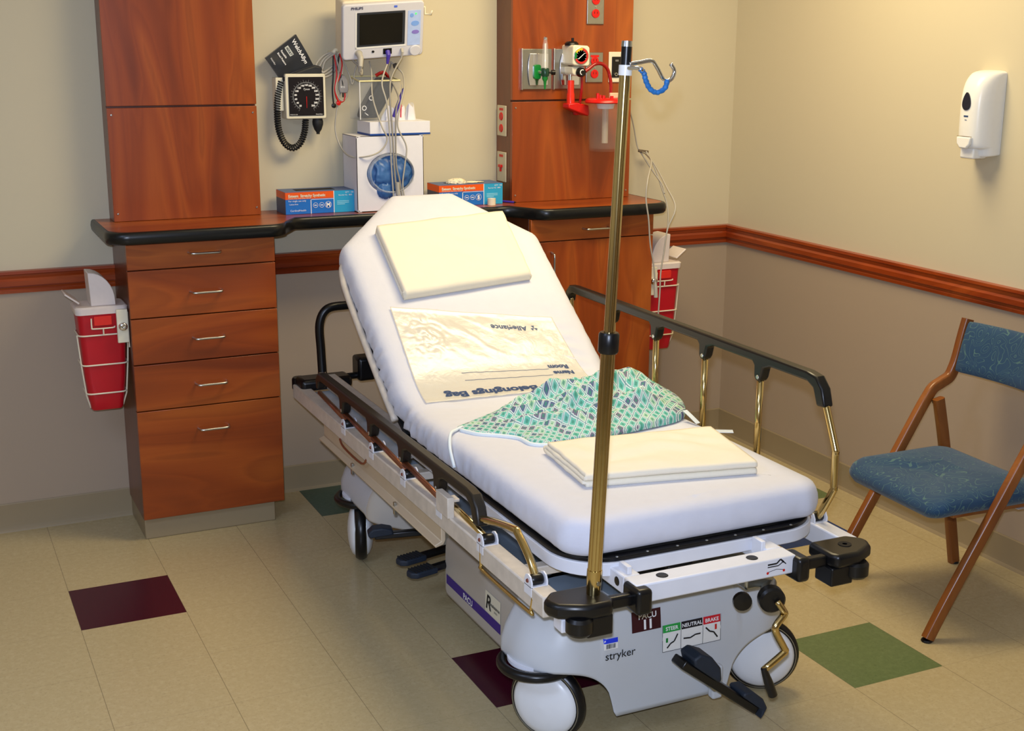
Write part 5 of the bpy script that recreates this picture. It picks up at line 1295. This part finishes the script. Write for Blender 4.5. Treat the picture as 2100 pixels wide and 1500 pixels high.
MB().bb(-.83, -.80, -.165, HY-.0005, 1.40, 1.44).build('bracket_arm', M_red, sc, bev=.003)
nc = thing('nurse_call_plate', (-.645, HY, 1.576), 'cream plate with black insert half hidden behind the IV pole top', 'wall plate')
plate('cover_plate', -.680, -.608, 1.520, 1.634, HY-.006, HY-.0002, M_cream, nc, .002, .002)
plate('black_insert', -.668, -.620, 1.538, 1.616, HY-.009, HY-.006, M_black, nc, .002, .001)
MB().lathe([(.004, 0), (.004, .006), (.0065, .006), (.0065, 0)], (-.652, HY-.009, 1.550), (0, -1, 0), 16).build('jack', M_nickel, nc)
plate('led_window', -.654, -.640, 1.598, 1.605, HY-.0097, HY-.0088, mat('grey_window', (120, 120, 120), .3), nc, .001, 0)
# nurse call cord looped from the panel edge and hanging past the counter end
cd_ = thing('call_cord', (-.47, -.05, 1.25), 'thin grey cord looped through a clip and hanging past the right counter end', 'cord')
cable('cord', [(-.574, -.07, 1.47), (-.540, -.055, 1.437), (-.502, -.04, 1.351), (-.477, -.035, 1.263), (-.46, -.05, 1.227), (-.445, -.10, 1.173), (-.432, -.16, 1.12), (-.445, -.20, 1.09)], .003, M_grey, cd_)
MB().box((-.455, -.045, 1.243), (.046, .012, .012), Matrix.Rotation(.15, 3, 'Y')).build('cord_clip', mat('brown_clip', (104, 90, 74), .5), cd_, bev=.003)
cable('cord', [(-.445, -.05, 1.243), (-.432, -.08, 1.20), (-.418, -.10, 1.15), (-.41, -.13, 1.09), (-.412, -.17, 1.04), (-.423, -.20, .98), (-.445, -.22, .90), (-.455, -.24, .84)], .003, M_grey, cd_)
cable('cord', [(-.463, -.05, 1.24), (-.51, -.17, 1.24), (-.57, -.30, 1.225), (-.635, -.385, 1.17), (-.648, -.398, 1.10), (-.635, -.400, 1.02), (-.622, -.395, .927), (-.600, -.39, .84), (-.588, -.385, .765)], .003, M_grey, cd_)
cable('cord', [(-.452, -.05, 1.238), (-.47, -.16, 1.20), (-.50, -.30, 1.13), (-.515, -.395, 1.06), (-.55, -.400, .98), (-.56, -.395, .89), (-.568, -.39, .81), (-.569, -.39, .734), (-.571, -.385, .619), (-.573, -.38, .50), (-.573, -.38, .30)], .003, M_grey, cd_)
MB().tube([(-.588, -.385, .775), (-.585, -.385, .755), (-.583, -.385, .715)], [.004, .007, .008], 12).build('cord_plug', M_grey, cd_, smooth=True)
MB().cyl((-.447, -.222, .90), (-.457, -.235, .85), .0055, 12).build('cord_plug', M_cab2, cd_, smooth=True)
# ------------------------------------------------------------------ sharps containers
def sharps(xi, s, yf, label):
    # xi: x of the side against the cabinet, s = -1 container extends to -x
    W_, D_ = .165, .13
    cx_ = xi+s*W_/2; t = thing('sharps_container', (cx_, yf+D_/2, .47), label, 'sharps container', 'red sharps bins hung on the cabinet sides')
    z0, z1 = .468, .806
    def ring(z, ix, iy, r):
        w2, d2 = W_/2-ix, D_/2-iy; return [Vector((cx_+px, yf+D_/2+py, z)) for px, py in rrect(-w2, w2, -d2, d2, r, 5)]
    rows = [ring(z0, .034, .022, .015), ring(z0+.006, .030, .019, .018), ring(z0+.05, .024, .014, .02), ring(z0+.12, .016, .010, .02), ring(z1-.02, .006, .004, .02), ring(z1, .004, .002, .02)]
    b = MB(); b.grid(rows, True, False); b._add(rows[0], [list(range(len(rows[0])))]); b._add(rows[-1], [list(range(len(rows[0])))]); b.build('bin', M_sharps, t, smooth=True, angle=50)
    rows = [ring(z1-.008, .0, -.002, .02), ring(z1+.012, -.002, -.003, .02), ring(z1+.017, .004, .002, .02)]
    b = MB(); b.grid(rows, True, False); b._add(rows[-1], [list(range(len(rows[0])))]); b._add(rows[0], [list(range(len(rows[0])))]); lid = b.build('lid', M_lid, t, smooth=True, angle=40)
    # quarter round hopper and flap
    pr = [(0, 0)]+[(.078*math.cos(a), .105*math.sin(a)) for a in [PI/2*k/8 for k in range(9)]]
    pr = [(.0, 0), (.078, 0)]+[(.078*math.cos(PI/2*k/8), .012+.098*math.sin(PI/2*k/8)) for k in range(1, 9)]+[(-.004, .11)]
    b = MB(); hx = cx_-s*(-.018) if s > 0 else cx_-.03
    if s < 0: b.prism([(p_[0], p_[1]) for p_ in pr], .095, (cx_-.030, yf+.112, z1+.0172), (1, 0, 0), (0, 0, 1))
    else: b.prism([(-p_[0], p_[1]) for p_ in pr][::-1], .095, (cx_+.030, yf+.112, z1+.0172), (1, 0, 0), (0, 0, 1))
    b.build('hopper', M_lid, lid, bev=.002)
    b = MB(); rot_ = Matrix.Rotation(math.radians(38*s*-1), 3, 'Y'); b.box((cx_+s*.088, yf+D_/2, z1+.045), (.055, .095, .006), rot_); b.build('drop_flap', M_lid, lid, bev=.002)
    plate('label_recess', cx_-.028, cx_+.028, .762, .792, yf-.008, yf+.003, mat('orange_red_label', (222, 44, 34), .35), t, .003, .001)
    # wire holder
    wr = []
    def loop(z, ix, iy): 
        w2, d2 = W_/2-ix+.004, D_/2-iy+.004; return [Vector((cx_+px, yf+D_/2+py, z)) for px, py in rrect(-w2, w2, -d2, d2, .02, 4)]
    for z, ix, iy in ((.728, .009, .006), (.627, .013, .008), (.528, .022, .013)):
        MB().tube(loop(z, ix, iy), .0028, 8, closed=True).build('wire_hoop', M_cream, t, smooth=True, angle=180)
    for sx in (-1, 1):
        x_ = cx_+sx*W_/2; MB().tube([(x_-sx*.001, yf+.02, .73), (x_-sx*.008, yf+.022, .627), (x_-sx*.018, yf+.026, .52), (x_-sx*.030, yf+.04, .475)], .0026, 8).build('wire_upright', M_cream, t, smooth=True)
    b = MB(); b.tube(smoothpath([(cx_-.036, yf-.006, .787), (cx_-.036, yf-.006, .757), (cx_-.030, yf-.006, .752), (cx_+.030, yf-.006, .752), (cx_+.036, yf-.006, .757)], 3), .0024, 8); b.build('label_wire', M_cream, t, smooth=True)
    MB().cyl((cx_, yf-.006, .752), (cx_, yf-.004, .728), .0024, 8).build('label_wire', M_cream, t)
    # lock block on the cabinet side
    lx = xi-s*.0; bx = (xi+s*.004, xi+s*.040)
    MB().bb(min(bx), max(bx), yf-.018, yf-.004, .700, .812).build('lock_plate', M_cream, t, bev=.002)
    MB().bb(min(xi, xi-s*.035+s*.0), max(xi, xi+s*.004), yf+.02, yf+.05, .70, .80).build('mount_strap', M_cream, t, bev=.001) if False else MB().bb(min(xi+s*.001, xi+s*.004), max(xi+s*.001, xi+s*.004), yf-.004, yf+.10, .68, .80).build('mount_strap', M_cream, t)
    MB().lathe([(.014, 0), (.014, .010), (.011, .014), (.004, .015), (0, .013)], (xi+s*.022, yf-.018, .756), (0, -1, 0), 20).build('lock_cylinder', M_chrome, t, smooth=True, angle=50)
    return t
sharps(-2.5415, -1, -.262, 'red sharps bin in a wire bracket on the left side of the drawer cabinet')
b_ = sharps(-.5545, 1, -.262, 'red sharps bin with closed white lid beside the right cabinet near the room corner')
MB()
# ------------------------------------------------------------------ soap dispenser on the right wall
sd = thing('soap_dispenser', (-.05, -1.42, 1.45), 'white wall soap dispenser with dark teardrop window on the right wall', 'soap dispenser')
def rowsY(prof, y0, y1, n=14, r=.0):
    pass
yA, yB = -1.480, -1.380
prof2 = [(0, 1.315), (-.070, 1.318), (-.078, 1.335), (-.090, 1.352), (-.098, 1.37), (-.102, 1.42), (-.102, 1.50), (-.092, 1.548), (-.070, 1.578), (-.04, 1.590), (0, 1.592)]
b = MB(); n_ = 18; rows = []
P_ = smoothpath([(x, 0, z) for x, z in [(-.001, 1.322), (-.050, 1.320), (-.066, 1.325), (-.072, 1.345), (-.094, 1.352), (-.101, 1.385), (-.103, 1.45), (-.101, 1.51), (-.090, 1.552), (-.066, 1.580), (-.035, 1.590), (-.001, 1.592)]], 4)
def disp_row(v):
    # v from -1 to 1 across the width; sides pulled in
    e = (1-abs(v)**3.2); y = -1.432+.055*v
    out = []
    for p_ in P_:
        x = p_.x*(.42+.58*max(0, e)**.5) if abs(v) < 1 else p_.x*.42
        zt = 1.455+(p_.z-1.455)*(.93+.07*max(0, e)**.5); out.append(Vector((x, y, zt)))
    return out
rows = [disp_row(math.sin(PI/2*(k/n_*2-1))) for k in range(n_+1)]
b.grid(rows); b._add(rows[0], [list(range(len(P_)))]); b._add(rows[-1], [list(range(len(P_)))])
b.build('housing', M_wplast, sd, smooth=True, angle=50)
def tear():
    o_ = []
    for k in range(28):
        a = 2*PI*k/28; w_ = .0165*math.sin(a)*(1-.35*math.cos(a)) ; o_.append((w_, .028*math.cos(a)+(.004 if False else 0)))
    return o_
b = MB(); b.prism(tear(), .003, (-.1025, -1.430, 1.496), (0, -1, 0), (0, 0, 1)); b.build('sight_window', mat('dark_window', (20, 24, 44), .12), sd)
b = MB(); 
pl_ = [(-.030, 0), (.030, 0), (.028, -.022), (.014, -.036), (-.014, -.036), (-.028, -.022)]
b.prism(pl_, .012, (-.096, -1.432, 1.385), (0, -1, 0), (0, 0, 1)); b.build('push_lever', M_wplast, sd, bev=.004, seg=3)
MB().bb(-.1042, -.1015, -1.463, -1.401, 1.3860, 1.3872).build('lever_seam', mat('seam_brown', (120, 100, 70), .6), sd)
MB().bb(-.088, -.030, -1.462, -1.402, 1.316, 1.352).build('nozzle_shroud', M_wplast, sd, bev=.006, seg=3)
MB().bb(-.1043, -.1030, -1.441, -1.423, 1.4475, 1.452).build('brand_line', M_txtb, sd)
MB().bb(-.1043, -.1030, -1.436, -1.428, 1.4375, 1.4390).build('brand_line', M_txtb, sd)
# ------------------------------------------------------------------ waiting chair
ch = thing('side_chair', (-.38, -1.78, 0), 'wooden framed side chair with blue scroll fabric seat against the right wall', 'chair')
t = NT('blue_scroll_fabric'); v_ = t.coords((1, 1, 1))
nz = t.n.new('ShaderNodeTexNoise'); t.ln(v_, nz.inputs['Vector']); nz.inputs['Scale'].default_value = 15; nz.inputs['Detail'].default_value = 0; nz.inputs['Distortion'].default_value = 1.6
fr = t.math('FRACT', t.math('MULTIPLY', nz.outputs['Fac'], 7.0)); ln_ = t.math('LESS_THAN', t.math('ABSOLUTE', t.math('SUBTRACT', fr, .5)), .055)
n2_ = t.noise(v_, 300, 3); n3_ = t.noise(v_, 6, 3)
c = t.mix(n3_, lin((16, 58, 96)), lin((24, 74, 108))); c = t.mix(t.math('MULTIPLY', n2_, .4), c, lin((10, 38, 66)))
c = t.mix(t.math('MULTIPLY', ln_, .45), c, lin((96, 136, 118))); t.ln(c, t.b.inputs['Base Color']); t.b.inputs['Roughness'].default_value = .8; t.b.inputs['Sheen Weight'].default_value = .2; t.bump(n2_, .25, .001)
M_fab = t.m
M_oak = wood('honey_beech', 'z', (110, 60, 22), (142, 82, 32), (160, 98, 44), .3, k=1.4)
TH_ = -.047
def CW(u, s_, z): return Vector((-.611+u*math.cos(TH_)+s_*math.sin(TH_), -1.538+u*math.sin(TH_)-s_*math.cos(TH_), z))
def bar(name, pts, a, b_, parent, m, r=.3):
    # pts in (u, z) with rounded rectangular section: a across, b_ in the profile plane
    def f(s0): 
        P = [Vector((p_[0], 0, p_[1])) for p_ in pts]; Q = smoothpath(P, 6) if len(P) > 2 else P; rows = []
        for i, p_ in enumerate(Q):
            t_ = (Q[min(i+1, len(Q)-1)]-Q[max(i-1, 0)]).normalized(); n_ = Vector((-t_.z, 0, t_.x)); row = []
            for px, pz in rrect(-a/2, a/2, -b_/2, b_/2, min(a, b_)*r, 3): w_ = p_+n_*pz; row.append(CW(w_.x, s0+px, w_.z))
            rows.append(row)
        mb = MB(); mb.grid(rows, True, False); mb._add(rows[0], [list(range(len(rows[0])))]); mb._add(rows[-1], [list(range(len(rows[0])))]); return mb
    return f
post = [(.004, .008), (.06, .112), (.20, .353), (.305, .535), (.33, .575), (.352, .605), (.385, .622), (.413, .637), (.428, .664), (.440, .70), (.455, .77), (.468, .822)]
for s0 in (0, .467):
    bar('', post, .028, .036, None, None)(s0).build('front_leg_and_back_post', M_oak, ch, smooth=True, angle=40)
    leg = bar('', [(.352, .578), (.40, .38), (.475, .004)], .026, .036, None, None)(s0+(.030 if s0 == 0 else -.030)); leg.build('rear_leg', M_oak, ch, smooth=True, angle=40)
    MB().cyl(CW(.352, s0+(.012 if s0 == 0 else -.012), .565), CW(.352, s0+(.020 if s0 == 0 else -.020), .565), .010, 12).build('pivot_hinge', M_black, ch)
    for u_, z_, nm in ((.002, .005, 0), (.475, .003, 1)): 
        p_ = CW(u_, s0+(0 if not nm else (.030 if s0 == 0 else -.030)), 0); MB().lathe([(0, 0), (.016, 0), (.017, .003), (.015, .007), (0, .007)], p_, (0, 0, 1), 14).build('foot_glide', M_black, ch)
# seat cushion
rows = []
def seat_pt(u, s_, z): return CW(u, s_, z)
N_ = 64; out = []
for px, py in rrect(.012, .40, .018, .449, .05, 8): out.append((px, py))
cen_ = (.20, .2335)
for (ins, z) in ((.035, .362), (.012, .366), (0, .380), (-.003, .395), (.004, .410), (.020, .422), (.05, .430), (.10, .434), (.16, .436), (.2, .4365)):
    row = []
    for px, py in out:
        dx, dy = px-cen_[0], py-cen_[1]; L2 = math.hypot(dx, dy); k_ = (L2-ins)/L2 if L2 > ins else 0
        drop = .016*max(0, (.10-px)/.08)**2 if z > .39 else .010*max(0, (.10-px)/.08)**2
        row.append(seat_pt(cen_[0]+dx*k_, cen_[1]+dy*k_, z-drop))
    rows.append(row)
b = MB(); b.grid(rows, True, False); b._add(rows[0], [list(range(len(out)))]); b._add(rows[-1], [list(range(len(out)))])
b.build('seat', M_fab, ch, smooth=True, angle=180)
b = MB(); b.prism([(.10, .345), (.40, .345), (.40, .361), (.10, .361)], .02, CW(0, .40, 0)-Vector((0, 0, 0)), (math.cos(TH_), math.sin(TH_), 0), (0, 0, 1)); b.build('seat_rail', M_oak, ch, bev=.003)
b = MB(); b.prism([(.10, .345), (.40, .345), (.40, .361), (.10, .361)], .02, CW(0, .07, 0), (math.cos(TH_), math.sin(TH_), 0), (0, 0, 1)); b.build('seat_rail', M_oak, ch, bev=.003)
MB().cyl(CW(.405, .02, .35), CW(.405, .447, .35), .011, 12).build('cross_bar', M_oak, ch, smooth=True)
# back cushion: curved slab between the posts
rows = []; n_ = 24
sec = [(-.010, .658), (-.016, .664), (-.018, .69), (-.019, .74), (-.018, .79), (-.015, .812), (-.008, .818), (.006, .816), (.009, .79), (.009, .69), (.004, .658)]
for i in range(n_+1):
    s_ = .016+(.451-.016)*i/n_; bow = .030*math.sin(PI*i/n_); e_ = 1 if 0 < i < n_ else .7
    rows.append([CW(.440+(z-.70)*.235+d_*e_+bow, s_, .735+(z-.735)*(1 if 0 < i < n_ else .98)) for d_, z in sec])
b = MB(); b.grid(rows, True, False); b._add(rows[0], [list(range(len(sec)))]); b._add(rows[-1], [list(range(len(sec)))])
b.build('backrest', M_fab, ch, smooth=True, angle=60)
lt = MB(); lt.box(CW(.36, .40, .338), (.03, .03, .0006)); lt.build('care_label', M_wplast, ch)
